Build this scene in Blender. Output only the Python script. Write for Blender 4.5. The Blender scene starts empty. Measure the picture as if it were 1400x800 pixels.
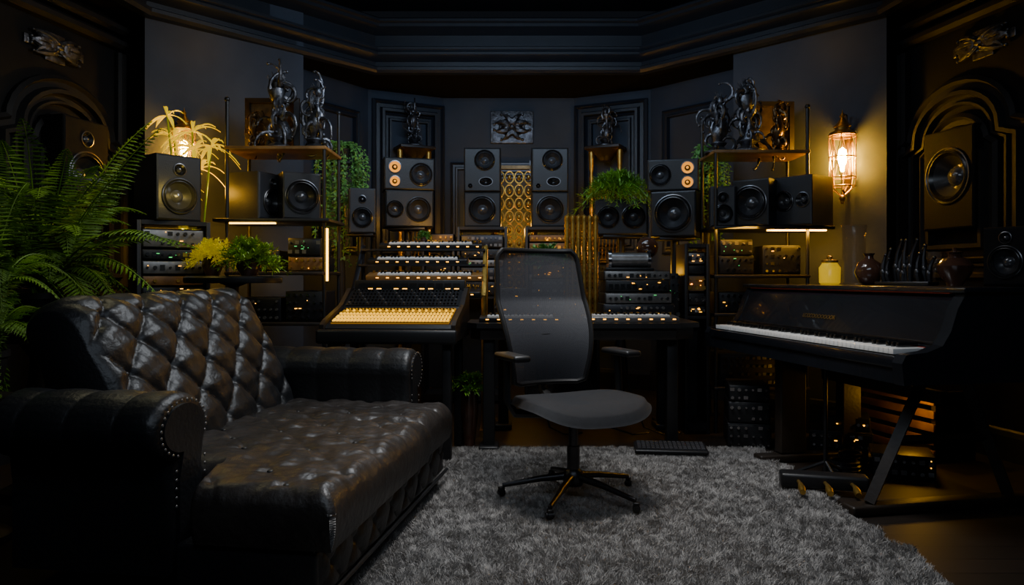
import bpy, bmesh, math, random
import numpy as np
from mathutils import Vector, Matrix, Euler
R=random.Random(7)
scn=bpy.context.scene
COL=scn.collection
pi=math.pi
# ---------------- materials ----------------
def M(name,col,rough=.5,metal=0.,var=0.,vs=8.,bump=0.,bs=60.,emit=0.,ecol=None,alpha=1.,coat=0.,spec=.5,trans=0.):
    m=bpy.data.materials.new(name); m.use_nodes=True
    nt=m.node_tree; b=nt.nodes['Principled BSDF']
    c=(*col,1.)
    b.inputs['Base Color'].default_value=c
    b.inputs['Roughness'].default_value=rough
    b.inputs['Metallic'].default_value=metal
    b.inputs['Coat Weight'].default_value=coat
    b.inputs['Specular IOR Level'].default_value=spec
    b.inputs['Transmission Weight'].default_value=trans
    b.inputs['Alpha'].default_value=alpha
    if emit>0:
        b.inputs['Emission Color'].default_value=(*(ecol or col),1)
        b.inputs['Emission Strength'].default_value=emit
    tc=nt.nodes.new('ShaderNodeTexCoord')
    if var>0:
        n=nt.nodes.new('ShaderNodeTexNoise'); n.inputs['Scale'].default_value=vs; n.inputs['Detail'].default_value=5
        nt.links.new(tc.outputs['Object'],n.inputs['Vector'])
        r=nt.nodes.new('ShaderNodeValToRGB')
        r.color_ramp.elements[0].position=.3; r.color_ramp.elements[1].position=.7
        r.color_ramp.elements[0].color=(*[x*(1-var) for x in col],1)
        r.color_ramp.elements[1].color=(*[min(1,x*(1+var)) for x in col],1)
        nt.links.new(n.outputs['Fac'],r.inputs['Fac']); nt.links.new(r.outputs['Color'],b.inputs['Base Color'])
    if bump>0:
        n=nt.nodes.new('ShaderNodeTexNoise'); n.inputs['Scale'].default_value=bs; n.inputs['Detail'].default_value=6
        nt.links.new(tc.outputs['Object'],n.inputs['Vector'])
        bp=nt.nodes.new('ShaderNodeBump'); bp.inputs['Strength'].default_value=bump; bp.inputs['Distance'].default_value=.01
        nt.links.new(n.outputs['Fac'],bp.inputs['Height']); nt.links.new(bp.outputs['Normal'],b.inputs['Normal'])
    return m
WALL=M('wall_plaster',(.030,.040,.060),.6,var=.15,vs=3,bump=.15,bs=30,spec=.3)
PANEL=M('lamplit_panel_plaster',(.048,.056,.074),.7,var=.15,vs=3,bump=.15,bs=30,spec=.25)  # lighter copy of the wall plaster, paints in stronger lantern pools
TRIM=M('trim_paint',(.016,.020,.029),.38,var=.1,bump=.1,bs=80)
TRIMD=M('dark_trim_paint',(.009,.009,.010),.6,var=.2,bump=.1,bs=80,spec=.22)
TRIMC=M('cornice_paint',(.013,.016,.022),.4,var=.1,bump=.1,bs=80)
WOODW=M('dark_panelling',(.006,.006,.0065),.75,var=.3,vs=6,bump=.2,bs=25,spec=.15)
CEIL=M('ceiling_paint',(.003,.003,.004),.9,var=.1,spec=.2)
LEATH=M('black_leather',(.012,.0125,.014),.42,var=.2,vs=5,bump=.25,bs=60,spec=.55)
LEATH2=M('brown_highlight_leather',(.024,.020,.018),.40,var=.45,vs=7,bump=.6,bs=24,spec=.6)  # brown tone and mottling paint highlights into the seat leather
BLK=M('black_plastic',(.009,.009,.010),.42,var=.1,bump=.05,bs=200)
CAB=M('speaker_cabinet_vinyl',(.011,.012,.014),.42,var=.15,vs=10,bump=.12,bs=120)
CABW=M('wall_speaker_cabinet',(.006,.006,.007),.8,var=.15,vs=10,bump=.12,bs=120,spec=.12)
CABB=M('speaker_cabinet_matte',(.022,.024,.029),.5,var=.15,vs=10,bump=.12,bs=120)
KEYC=M('keypad_caps',(.04,.04,.045),.5,var=.15)
RUB=M('rubber_surround',(.009,.009,.010),.25,var=.1)
RIM=M('silver_rim',(.16,.16,.17),.3,metal=.9,var=.1)
CONE=M('speaker_cone',(.020,.021,.024),.3,metal=.0,var=.15,vs=20)
CAPM=M('dust_cap',(.07,.072,.08),.2,metal=.3,var=.1,coat=.5)
AMB=M('amber_tweeter_glow',(.80,.32,.03),.35,metal=.3,var=.2,emit=1.1,ecol=(1,.36,.03))  # emission added so the amber shows; tweeters are not lamps
STEEL=M('dark_steel',(.06,.06,.065),.35,metal=.9,var=.2)
CHROME=M('chrome',(.42,.42,.44),.18,metal=1,var=.1)
BRONZE=M('dark_bronze',(.15,.095,.045),.35,metal=.9,var=.4,vs=15)
PEWTER=M('aged_pewter',(.11,.11,.12),.35,metal=.85,var=.6,vs=24,bump=.4,bs=70)
GOLD=M('aged_gold',(.55,.33,.07),.35,metal=.9,var=.4,vs=14,bump=.2,bs=40)
WOODD=M('dark_wood',(.018,.012,.008),.45,var=.4,vs=6,bump=.1)
WOODM=M('warm_wood',(.22,.11,.03),.4,var=.4,vs=8,bump=.1)
PIANO=M('piano_black',(.010,.012,.016),.25,var=.08,coat=.4)
IVORY=M('ivory_keys',(.92,.90,.86),.3,var=.03,emit=.0)
EBONY=M('ebony_keys',(.004,.004,.004),.25,var=.1)
FELT=M('red_felt',(.30,.04,.02),.9,var=.2,vs=60)
FABR=M('seat_fabric',(.011,.012,.015),.8,var=.15,vs=40,bump=.25,bs=400,spec=.35)
LEDW=M('warm_led',(1,.5,.08),.5,emit=10,ecol=(1,.50,.035),var=0)
BULB=M('bulb_glow',(1,.6,.2),.5,emit=480,ecol=(1,.50,.028))
BULB2=M('dim_bulb_glow',(1,.6,.2),.5,emit=230,ecol=(1,.50,.028))
LEDA=M('indicator_amber',(1,.45,.05),.5,emit=4.5,ecol=(1,.42,.02))
LEDG=M('indicator_green',(.1,.8,.2),.5,emit=1.,ecol=(.1,.8,.2))
YKEY=M('backlit_keys',(.60,.34,.01),.5,emit=1.6,ecol=(1,.50,.006),var=.2,vs=30,spec=.2)
YPAN=M('backlit_panel',(.25,.13,.01),.5,emit=.35,ecol=(1,.42,.006),var=.3,vs=20,spec=.2)
SILV=M('brushed_silver',(.26,.25,.24),.35,metal=.8,var=.2,vs=30)
FERN=M('fern_green',(.13,.25,.015),.55,var=.5,vs=9,spec=.3)
BUSHG=M('bright_green_leaf',(.15,.34,.025),.5,var=.45,vs=9)
IVY=M('ivy_green',(.12,.31,.06),.5,var=.45,vs=12)
LIME=M('lime_leaf',(.26,.42,.02),.5,var=.4,vs=12)
YLEAF=M('glowing_yellow_leaf',(.50,.46,.01),.5,var=.4,vs=12,emit=.12,ecol=(1,.75,.01))  # slight glow painted into the leaves by emission
YEL=M('lamplit_yellow_petal',(.75,.55,.002),.6,var=.2,vs=10,emit=.55,ecol=(1,.68,.001),spec=.1)  # emission paints the lantern's light into the petals
CERB=M('brown_glaze',(.07,.032,.02),.15,var=.4,vs=8,coat=.5)
CERD=M('dark_pot',(.02,.018,.017),.4,var=.3)
GLASS=M('smoked_glass',(.16,.12,.09),.1,alpha=.22,coat=.5,var=.1)
YJAR=M('yellow_jar',(.80,.50,.01),.25,var=.15,emit=.4,ecol=(1,.60,.01))
ART=M('painted_relief',(.10,.06,.02),.45,metal=.3,var=.8,vs=14,bump=.6,bs=20)
PILE=M('rug_pile',(.36,.345,.33),.9,var=.18,vs=30)
RUGB=M('rug_backing',(.10,.095,.09),.95,var=.3,vs=30)
def floor_mat():
    m=bpy.data.materials.new('floor_planks'); m.use_nodes=True; nt=m.node_tree; b=nt.nodes['Principled BSDF']
    tc=nt.nodes.new('ShaderNodeTexCoord'); br=nt.nodes.new('ShaderNodeTexBrick')
    br.inputs['Scale'].default_value=1; br.inputs['Brick Width'].default_value=1.4; br.inputs['Row Height'].default_value=.13
    br.inputs['Mortar Size'].default_value=.004
    br.inputs['Color1'].default_value=(.026,.016,.011,1); br.inputs['Color2'].default_value=(.015,.010,.007,1); br.inputs['Mortar'].default_value=(.003,.002,.002,1)
    nt.links.new(tc.outputs['Object'],br.inputs['Vector'])
    n=nt.nodes.new('ShaderNodeTexNoise'); n.inputs['Scale'].default_value=6; n.inputs['Detail'].default_value=8
    nt.links.new(tc.outputs['Object'],n.inputs['Vector'])
    mx=nt.nodes.new('ShaderNodeMixRGB'); mx.blend_type='MULTIPLY'; mx.inputs[0].default_value=.6
    nt.links.new(br.outputs['Color'],mx.inputs[1]); nt.links.new(n.outputs['Fac'],mx.inputs[2])
    nt.links.new(mx.outputs[0],b.inputs['Base Color']); b.inputs['Roughness'].default_value=.5
    return m
FLOOR=floor_mat()
def mesh_mat():
    m=bpy.data.materials.new('chair_mesh_weave'); m.use_nodes=True; nt=m.node_tree; b=nt.nodes['Principled BSDF']
    b.inputs['Base Color'].default_value=(.035,.037,.045,1); b.inputs['Roughness'].default_value=.6
    tc=nt.nodes.new('ShaderNodeTexCoord'); ck=nt.nodes.new('ShaderNodeTexChecker'); ck.inputs['Scale'].default_value=330
    nt.links.new(tc.outputs['Object'],ck.inputs['Vector'])
    mr=nt.nodes.new('ShaderNodeMapRange'); mr.inputs['To Min'].default_value=.72; mr.inputs['To Max'].default_value=.98
    nt.links.new(ck.outputs['Fac'],mr.inputs['Value']); nt.links.new(mr.outputs[0],b.inputs['Alpha'])
    return m
MESHM=mesh_mat()
# ---------------- mesh builder ----------------
def T(x,y,z): return Matrix.Translation((x,y,z))
def RX(a): return Matrix.Rotation(a,4,'X')
def RY(a): return Matrix.Rotation(a,4,'Y')
def RZ(a): return Matrix.Rotation(a,4,'Z')
class MB:
    def __init__(s): s.v=[]; s.f=[]; s.mi=[]
    def add(s,vs,fs,mi=0,mat=None):
        o=len(s.v)
        s.v+= [tuple(mat@Vector(p)) for p in vs] if mat is not None else [tuple(p) for p in vs]
        for f in fs: s.f.append([i+o for i in f]); s.mi.append(mi)
    def box(s,c,d,mat=None,mi=0,bev=0.):
        x,y,z=d[0]/2,d[1]/2,d[2]/2
        m=T(*c); m=(mat@m) if mat is not None else m
        if bev<=0:
            vs=[(a*x,b*y,e*z) for a in(-1,1) for b in(-1,1) for e in(-1,1)]
            s.add(vs,[(0,1,3,2),(4,6,7,5),(0,4,5,1),(2,3,7,6),(0,2,6,4),(1,5,7,3)],mi,m); return s
        bm=bmesh.new(); bmesh.ops.create_cube(bm,size=1)
        for v in bm.verts: v.co=Vector((v.co.x*d[0],v.co.y*d[1],v.co.z*d[2]))
        bmesh.ops.bevel(bm,geom=bm.edges[:],offset=min(bev,min(d)*.45),segments=3,profile=.5,affect='EDGES')
        s.bmadd(bm,mi,m); return s
    def bmadd(s,bm,mi=0,m=None):
        bm.verts.index_update()
        s.add([v.co.copy() for v in bm.verts],[[v.index for v in f.verts] for f in bm.faces],mi,m); bm.free()
    def lathe(s,prof,mat=None,seg=28,mi=0,mis=None,sx=1,sy=1,cap=True):
        n=len(prof); vs=[];fs=[]
        for r,z in prof:
            for k in range(seg):
                a=2*pi*k/seg; vs.append((r*math.cos(a)*sx,r*math.sin(a)*sy,z))
        o=len(s.v)
        s.add(vs,[],0,mat)
        for i in range(n-1):
            for k in range(seg):
                k2=(k+1)%seg
                s.f.append([o+i*seg+k,o+i*seg+k2,o+(i+1)*seg+k2,o+(i+1)*seg+k]); s.mi.append(mis[i] if mis else mi)
        if cap:
            for i,rev in((0,True),(n-1,False)):
                if prof[i][0]>1e-5:
                    l=[o+i*seg+k for k in range(seg)]
                    s.f.append(l[::-1] if rev else l); s.mi.append(mis[min(i,n-2)] if mis else mi)
        return s
    def cyl(s,c,r,h,mat=None,r2=None,seg=20,mi=0,ax='Z'):
        m=T(*c)
        if ax=='X': m=m@RY(pi/2)
        if ax=='Y': m=m@RX(pi/2)
        m=(mat@m) if mat is not None else m
        r2=r if r2 is None else r2
        return s.lathe([(r,-h/2),(r2,h/2)],m,seg,mi)
    def sph(s,c,r,mat=None,mi=0,seg=14):
        rr=r if isinstance(r,(tuple,list)) else (r,r,r)
        m=T(*c)@Matrix.Diagonal((*rr,1)); m=(mat@m) if mat is not None else m
        n=8
        prof=[(max(1e-6,math.sin(pi*i/n)),-math.cos(pi*i/n)) for i in range(n+1)]
        prof[0]=(1e-6,-1);prof[-1]=(1e-6,1)
        return s.lathe(prof,m,seg,mi)
    def tube(s,pts,r,seg=8,mi=0,mat=None,closed=False):
        pts=[Vector(p) for p in pts]; n=len(pts)
        rs=r if isinstance(r,(list,tuple)) else [r]*n
        up=None; vs=[]
        for i,p in enumerate(pts):
            a=pts[(i-1)%n] if (closed or i>0) else p; b=pts[(i+1)%n] if (closed or i<n-1) else p
            d=(b-a); 
            if d.length<1e-9: d=Vector((0,0,1))
            d.normalize()
            if up is None: up=Vector((0,0,1)) if abs(d.z)<.9 else Vector((1,0,0))
            u=(up-d*up.dot(d))
            if u.length<1e-6: u=d.orthogonal()
            u.normalize(); up=u; w=d.cross(u)
            for k in range(seg):
                t=2*pi*k/seg; vs.append(p+(u*math.cos(t)+w*math.sin(t))*rs[i])
        fs=[]
        for i in range(n if closed else n-1):
            j=(i+1)%n
            for k in range(seg):
                k2=(k+1)%seg; fs.append((i*seg+k,i*seg+k2,j*seg+k2,j*seg+k))
        if not closed: fs.append(tuple(range(seg))[::-1]); fs.append(tuple((n-1)*seg+k for k in range(seg)))
        s.add(vs,fs,mi,mat); return s
    def prism(s,poly,t,mat=None,mi=0):
        n=len(poly); vs=[(x,y,0) for x,y in poly]+[(x,y,t) for x,y in poly]
        fs=[tuple(range(n))[::-1],tuple(range(n,2*n))]+[(i,(i+1)%n,n+(i+1)%n,n+i) for i in range(n)]
        s.add(vs,fs,mi,mat); return s
    def sweep(s,pts,prof,n,closed=False,mi=0):
        pts=[Vector(p) for p in pts]; n=Vector(n).normalized(); N=len(pts); P=len(prof); vs=[]
        for i,p in enumerate(pts):
            a=pts[i-1] if (closed or i>0) else None; b=pts[(i+1)%N] if (closed or i<N-1) else None
            d1=(p-a).normalized() if a is not None else (b-p).normalized()
            d2=(b-p).normalized() if b is not None else d1
            s1=n.cross(d1); s2=n.cross(d2); m=(s1+s2).normalized(); k=1/max(.35,m.dot(s1))
            for (q,w) in prof: vs.append(p+m*q*k+n*w)
        fs=[]
        for i in range(N if closed else N-1):
            j=(i+1)%N
            for k in range(P):
                k2=(k+1)%P; fs.append((i*P+k,j*P+k,j*P+k2,i*P+k2))
        if not closed: fs.append(tuple(range(P))); fs.append(tuple((N-1)*P+k for k in range(P))[::-1])
        s.add(vs,fs,mi); return s
    def grid(s,fn,nu,nv,mi=0,mat=None,closeu=False):
        vs=[fn(i/nu,j/nv) for i in range(nu+1) for j in range(nv+1)]
        fs=[(i*(nv+1)+j,(i+1)*(nv+1)+j,(i+1)*(nv+1)+j+1,i*(nv+1)+j+1) for i in range(nu) for j in range(nv)]
        s.add(vs,fs,mi,mat); return s
    def out(s,name,mats,parent=None,loc=(0,0,0),rot=(0,0,0),smooth=True,fixn=True,ang=40):
        me=bpy.data.meshes.new(name); me.from_pydata(s.v,[],s.f)
        if not isinstance(mats,(list,tuple)): mats=[mats]
        for m in mats: me.materials.append(m)
        me.polygons.foreach_set('material_index',s.mi)
        if fixn:
            bm=bmesh.new(); bm.from_mesh(me); bmesh.ops.recalc_face_normals(bm,faces=bm.faces[:]); bm.to_mesh(me); bm.free()
        if smooth:
            me.polygons.foreach_set('use_smooth',[True]*len(me.polygons))
            me.set_sharp_from_angle(angle=math.radians(ang))
        me.update()
        o=bpy.data.objects.new(name,me); COL.objects.link(o)
        if parent is not None: o.parent=parent
        o.location=loc; o.rotation_euler=rot
        return o
def tag(o,label,cat,group=None):
    o['label']=label; o['category']=cat
    if group: o['group']=group
    return o
def root(name,loc,rz,label,cat,group=None):
    o=bpy.data.objects.new(name,None); o.empty_display_size=.1; COL.objects.link(o)
    o.location=loc; o.rotation_euler=(0,0,rz); return tag(o,label,cat,group)
def struct(o): o['kind']='structure'; return o
def copyto(o,parent,loc,rot=None):
    c=o.copy(); c.parent=parent; c.location=loc
    if rot is not None: c.rotation_euler=rot
    COL.objects.link(c); return c
rad=math.radians
# ---------------- camera ----------------
cam=bpy.data.cameras.new('camera'); co=bpy.data.objects.new('camera',cam); COL.objects.link(co)
co.location=(0,0,1.05); co.rotation_euler=(pi/2,0,0); cam.sensor_width=36; cam.lens=36*1000/1400; cam.shift_y=-20/1400; cam.clip_start=.05
scn.camera=co
# ---------------- room shell ----------------
MB().box((0,3,-.05),(7,10,.1)).out('floor',FLOOR)['kind']='structure'
WP={'wall_left':[(-3.1,-1.5),(-2.95,3.7)],'wall_left_carved':[(-2.95,3.7),(-2.68,5.07)],'wall_left_return':[(-2.68,5.07),(-2.47,4.92)],
 'wall_left_panel':[(-2.47,4.92),(-1.64,5.75)],'wall_left_recess':[(-1.64,5.75),(-1.77,6.2)],'wall_left_corner':[(-1.77,6.2),(-1.35,6.86)],
 'wall_back_left':[(-1.35,6.86),(-.67,7.2)],'wall_back':[(-.67,7.2),(.61,7.2)],'wall_back_right':[(.61,7.2),(1.30,6.86)],
 'wall_right_corner':[(1.30,6.86),(1.88,6.2)],'wall_right_recess':[(1.88,6.2),(1.74,5.75)],'wall_right_panel':[(1.74,5.75),(2.52,4.92)],
 'wall_right_return':[(2.52,4.92),(2.68,5.07)],'wall_right_carved':[(2.68,5.07),(2.95,3.7)],'wall_right':[(2.95,3.7),(3.1,-1.5)],'wall_front':[(3.1,-1.5),(-3.1,-1.5)]}
for k,(a,b) in WP.items():
    a=Vector((*a,0));b=Vector((*b,0));d=(b-a).normalized();n=Vector((-d.y,d.x,0))
    mb=MB(); q=[a,b,b+n*.1,a+n*.1]
    h=3.45
    mb.add([p for p in q]+[p+Vector((0,0,h)) for p in q],[(0,1,2,3),(4,5,6,7),(0,1,5,4),(1,2,6,5),(2,3,7,6),(3,0,4,7)])
    struct(mb.out(k,WOODW if ('carved' in k or 'return' in k or k in('wall_left','wall_right','wall_front')) else (PANEL if 'panel' in k else WALL),smooth=False))
    if k!='wall_front' and 'recess' not in k:
        bb=MB()
        bb.sweep([a,b],[(0,0),(-.02,0),(-.02,.14),(-.012,.17),(0,.18)],(0,0,1))
        struct(bb.out('baseboard_'+k[5:],TRIM,smooth=False))
tray=[(-2.6,-1.4),(-2.6,3.6),(-2.42,4.87),(-1.16,6.25),(1.1,6.25),(2.45,4.87),(2.6,3.6),(2.6,-1.4)]
prof=[(.06,2.80),(-.01,2.80),(-.03,2.82),(-.03,2.845),(0,2.86),(.02,2.865),(.02,2.90),(-.04,2.93),(-.055,2.945),(-.055,2.965),(-.035,2.975),(-.05,2.99),(-.05,3.01),(0.0,3.03),(.03,3.04),(.03,3.13),(-.04,3.15),(-.09,3.17),(-.09,3.195),(-.12,3.205),(-.12,3.225),(-.10,3.24),(.06,3.27)]
struct(MB().sweep([(x,y,0) for x,y in tray],prof,(0,0,1)).out('trim_1',TRIMC,ang=20))
bm=bmesh.new()
def loop(bm,pts,z):
    vs=[bm.verts.new((x,y,z)) for x,y in pts]; return [bm.edges.new((vs[i],vs[(i+1)%len(vs)])) for i in range(len(vs))]
o2=[(-3.2,-1.55),(-3.05,3.7),(-2.78,5.2),(-1.9,6.25),(-1.4,6.95),(-.68,7.3),(.65,7.3),(1.38,6.95),(2.0,6.25),(2.8,5.2),(3.05,3.7),(3.2,-1.55)]
es=loop(bm,o2,2.82)+loop(bm,[(x,y) for x,y in tray],2.82)
bmesh.ops.triangle_fill(bm,edges=es,use_beauty=True)
mb=MB(); mb.bmadd(bm); struct(mb.out('ceiling_soffit',CEIL,smooth=False,fixn=False))
struct(MB().box((0,2.4,3.46),(5.6,8.2,.08)).out('ceiling',CEIL,smooth=False))
TN=[1]
def wallpt(a,b,s,out,z):
    a=Vector((*a,0));b=Vector((*b,0));d=(b-a).normalized();n=Vector((d.y,-d.x,0))
    return a+d*s+n*out+Vector((0,0,z))
def walln(key):
    a,b=WP[key]; d=(Vector((*b,0))-Vector((*a,0))).normalized(); return Vector((d.y,-d.x,0))
FR=[(-.035,0),(-.035,.02),(-.02,.03),(-.01,.015),(.01,.015),(.02,.04),(.035,.04),(.04,0)]
def rectframe(key,s0,s1,z0,z1,prof=FR,mat=TRIM):
    a,b=WP[key]; TN[0]+=1
    pts=[wallpt(a,b,s,0.001,z) for s,z in((s0,z0),(s1,z0),(s1,z1),(s0,z1))]
    return struct(MB().sweep(pts,prof,walln(key),True).out('trim_%d'%TN[0],mat,ang=20))
def archframe(key,sc,w,z0,zs,prof,mat=TRIM,off=.001):
    a,b=WP[key]; TN[0]+=1
    sh=w*.12
    pts=[(sc+w/2,z0),(sc+w/2,zs-.02),(sc+w/2-sh,zs+.02)]+[(sc+(w/2-sh)*math.cos(t),zs+.02+w*.30*math.sin(t)) for t in [pi*i/14 for i in range(1,14)]]+[(sc-w/2+sh,zs+.02),(sc-w/2,zs-.02),(sc-w/2,z0)]
    return struct(MB().sweep([wallpt(a,b,s,off,z) for s,z in pts],prof,walln(key),True).out('trim_%d'%TN[0],mat,ang=20))
BIG=[(q*1.6,w*1.6) for q,w in FR]
rectframe('wall_back_left',.09,.70,1.25,2.68,BIG); rectframe('wall_back_left',.18,.61,1.34,2.58)
rectframe('wall_back_right',.07,.69,1.25,2.68,BIG); rectframe('wall_back_right',.16,.60,1.34,2.58)
rectframe('wall_back',.10,1.18,.9,2.15); 
rectframe('wall_left_corner',.15,.62,1.3,2.55); rectframe('wall_right_corner',.18,.72,1.3,2.55)
for key,sc in(('wall_left_carved',.84),('wall_right_carved',.54)):
    L=1.396
    for w,z0,z1,p in((.98,1.02,1.92,BIG),(.78,1.10,1.90,FR),(.50,1.20,1.84,BIG)):
        archframe(key,sc,w,z0,z1,p,TRIMD)
    a,b=WP[key]
    for z in(2.60,2.70,):
        TN[0]+=1
        pr=[(0,0),(-.05,0),(-.08,.02),(-.08,.05),(-.03,.07),(0,.07)]
        struct(MB().sweep([wallpt(a,b,0.02,0,z),wallpt(a,b,L-.02,0,z)],pr,(0,0,1)).out('trim_%d'%TN[0],TRIMD,ang=20))
    for s in (.06,1.33) :
        TN[0]+=1
        mbx=MB().sweep([wallpt(a,b,s,.001,.2),wallpt(a,b,s,.001,2.58)],[(-.04,0),(-.04,.03),(-.02,.045),(.0,.03),(.02,.045),(.04,.03),(.04,0)],walln(key))
        struct(mbx.out('trim_%d'%TN[0],TRIMD,ang=20))
    TN[0]+=1
    struct(MB().sweep([wallpt(a,b,.02,0,.92),wallpt(a,b,L-.02,0,.92)],[(0,0),(-.05,0),(-.05,.04),(-.02,.06),(0,.06)],(0,0,1)).out('trim_%d'%TN[0],TRIMD))
# ---------------- carved ornaments ----------------
def ornament(loc,rz,w,h,label,mat=PEWTER,seed=1,n=7,plate=True):
    rr=random.Random(seed); mb=MB()
    if plate: mb.box((0,.0,0),(w,.02,h),bev=.006)
    else: mb.box((0,.0,0),(w*.9,.014,h*.25),bev=.004).box((0,0,0),(w*.3,.014,h*.8),bev=.004)
    for k in range(n):
        a0=rr.uniform(.1,1.45); L=rr.uniform(.45,1.0); cur=rr.uniform(1.5,5)*rr.choice([-1,1]); base=[]
        x=z=.0; an=a0
        for i in range(14):
            base.append((x,z)); an+=cur/14*(i/14)*1.6; x+=math.cos(an)*L/13; z+=math.sin(an)*L/13
        for sx in(-1,1):
            for sz in(-1,1):
                pts=[(sx*w*.5*min(.97,abs(x)),-.016-.018*math.sin(pi*i/13),sz*h*.5*min(.97,abs(z))) for i,(x,z) in enumerate(base)]
                mb.tube(pts,[.003+.022*h/.3*math.sin(pi*min(1,i/13*.9+.1)) for i in range(14)],6)
                mb.sph(pts[-1],(.014*h/.3,.012,.014*h/.3))
    mb.sph((0,-.025,0),(w*.08,.03,h*.11))
    o=mb.out('carved_ornament',mat,loc=loc,rot=(0,0,rz)); return tag(o,label,'wall ornament','carved wall ornaments')
ornament((-.0,7.188,2.53),0,.42,.32,'carved pewter acanthus plaque on the plain wall',PEWTER,2)
def segang(key):
    a,b=WP[key]; return math.atan2(b[1]-a[1],b[0]-a[0])
for key,s in(('wall_left_carved',.78),('wall_right_carved',.72)):
    ornament(wallpt(*WP[key],s,.008,2.45),segang(key),.50,.22,'carved foliage crest on the panelled cornice',PEWTER,5,9,False)
mb=MB()
for i in range(5): mb.box((0,0,i*.035),(.30,.02,.014))
mb.box((-.16,0,.07),(.02,.03,.2)).box((.16,0,.07),(.02,.03,.2))
tag(mb.out('vent_grille',STEEL,loc=(.02,7.18,2.03)),'dark slatted metal vent grille on the wall','vent')
# ---------------- speakers ----------------
def driver(kind,r,parent,loc,dm=1.):
    mb=MB(); m=RX(pi/2)
    if kind=='w':
        pr=[(r*1.0,-.004),(r*1.0,.008),(r*.96,.010),(r*.93,.002),(r*.88,.010),(r*.82,.012),(r*.76,.0),(r*.72,-.008),(r*.36,-r*.34*dm),(r*.33,-r*.33*dm),(r*.27,-r*.24*dm),(r*.16,-r*.17*dm),(1e-5,-r*.14*dm)]
        mi=[0,0,0,1,1,1,1,2,2,3,3,3]
        mb.lathe(pr,m,32,mis=mi,cap=False); return mb.out('woofer',[RIM,RUB,CONE,CAPM],parent,loc,ang=50)
    if kind=='a':
        pr=[(r,-.004),(r,.006),(r*.85,.007),(r*.7,-.006),(r*.45,-.012),(r*.4,.0),(r*.2,.008),(1e-5,.010)]
        mb.lathe(pr,m,24,mis=[0,0,1,1,2,2,1],cap=False); return mb.out('tweeter',[RIM,AMB,RUB],parent,loc)
    if kind=='t':
        pr=[(r,-.004),(r,.005),(r*.9,.006),(r*.45,-.012),(r*.4,-.008),(r*.2,.004),(1e-5,.006)]
        mb.lathe(pr,m,24,mis=[0,0,1,1,2,2],cap=False); return mb.out('tweeter',[RIM,RUB,CAPM],parent,loc)
    if kind=='h':
        pr=[(r,-.004),(r,.006),(r*.9,.006),(r*.5,-.02),(r*.2,-.035),(1e-5,-.036)]
        mb.lathe(pr,m,24,mis=[0,0,1,1,1],sx=1.25,sy=.8,cap=False); return mb.out('horn',[RIM,RUB],parent,loc)
def speaker(label,loc,rz,w,d,h,drv,cab=CAB,group='studio monitor speakers',name='studio_speaker'):
    e=root(name,loc,rz,label,'speaker',group)
    bv=.012; bm=bmesh.new(); mb=MB()
    y0=-d/2;x=w/2
    def rect(y,i): return [(-x+i,y,i),(x-i,y,i),(x-i,y,h-i),(-x+i,y,h-i)]
    rings=[rect(y0,bv),rect(y0+bv*.4,bv*.25),rect(y0+bv,0),rect(d/2,0)]
    vs=sum(rings,[]); fs=[]
    for a in range(3):
        for k in range(4):
            k2=(k+1)%4; fs.append((a*4+k,a*4+k2,(a+1)*4+k2,(a+1)*4+k))
    fs.append((12,13,14,15)); mb.add(vs,fs)
    def lp(pts):
        v=[bm.verts.new(p) for p in pts]; return [bm.edges.new((v[i],v[(i+1)%len(v)])) for i in range(len(v))]
    ed=lp(rings[0])
    for (dx,dz,r,k) in drv:
        ax,az=(1.25,.8) if k=='h' else (1,1)
        ed+=lp([(dx+r*.97*ax*math.cos(2*pi*i/32),y0,dz+r*.97*az*math.sin(2*pi*i/32)) for i in range(32)])
    bmesh.ops.triangle_fill(bm,edges=ed,use_beauty=True)
    mb.bmadd(bm)
    mb.out('cabinet',cab,e,smooth=False,fixn=False)
    for (dx,dz,r,k) in drv: driver(k,r,e,(dx,y0,dz),min(1.,(d-.01)/(r*.36)))
    return e
speaker('black two-way monitor on a rack, turned sideways',(-2.07,4.4,1.386),rad(50),.27,.30,.385,[(0,.145,.105,'w'),(0,.30,.038,'t')])
speaker('monitor speaker with warm-lit side on metal shelf',(-1.72,4.92,1.436),rad(68),.26,.27,.31,[(0,.12,.09,'w'),(0,.245,.032,'t')],CABB)
speaker('black monitor with large woofer on metal shelf',(-1.44,4.93,1.436),rad(28),.25,.24,.31,[(0,.15,.112,'w')])
speaker('small grey two-way monitor on a tall stand',(-1.15,5.6,1.387),rad(14),.20,.2,.34,[(0,.12,.078,'w'),(0,.255,.03,'t')],CABB)
speaker('wide black speaker with amber tweeters painted to glow, stacked on another',(-.84,5.9,1.745),rad(14),.40,.26,.255,[(.09,.125,.092,'w'),(-.115,.178,.052,'a'),(-.115,.066,.045,'a')])
speaker('wide black speaker with two woofers on a stand',(-.84,5.9,1.451),rad(14),.38,.28,.29,[(.07,.14,.10,'w'),(-.115,.14,.068,'w')])
for x in(-.25,.32):
    speaker('tall black monitor stacked on another beside lattice screen',(x,6.3,1.775),0,.31,.3,.37,[(.02,.265,.088,'w'),(.03,.085,.048,'h'),(-.1,.05,.02,'t')])
    speaker('black monitor with single woofer on gear rack',(x,6.3,1.479),0,.31,.3,.292,[(0,.146,.118,'w')])
speaker('wide grey speaker with two woofers under a leafy plant',(.84,5.65,1.376),rad(-8),.40,.26,.27,[(-.095,.135,.085,'w'),(.095,.135,.09,'w')],CABB)
speaker('wide black speaker with amber tweeters painted to glow, stacked on another',(1.17,5.3,1.668),rad(-14),.36,.24,.225,[(-.09,.115,.078,'w'),(.10,.16,.048,'a'),(.10,.058,.045,'a')])
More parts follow.
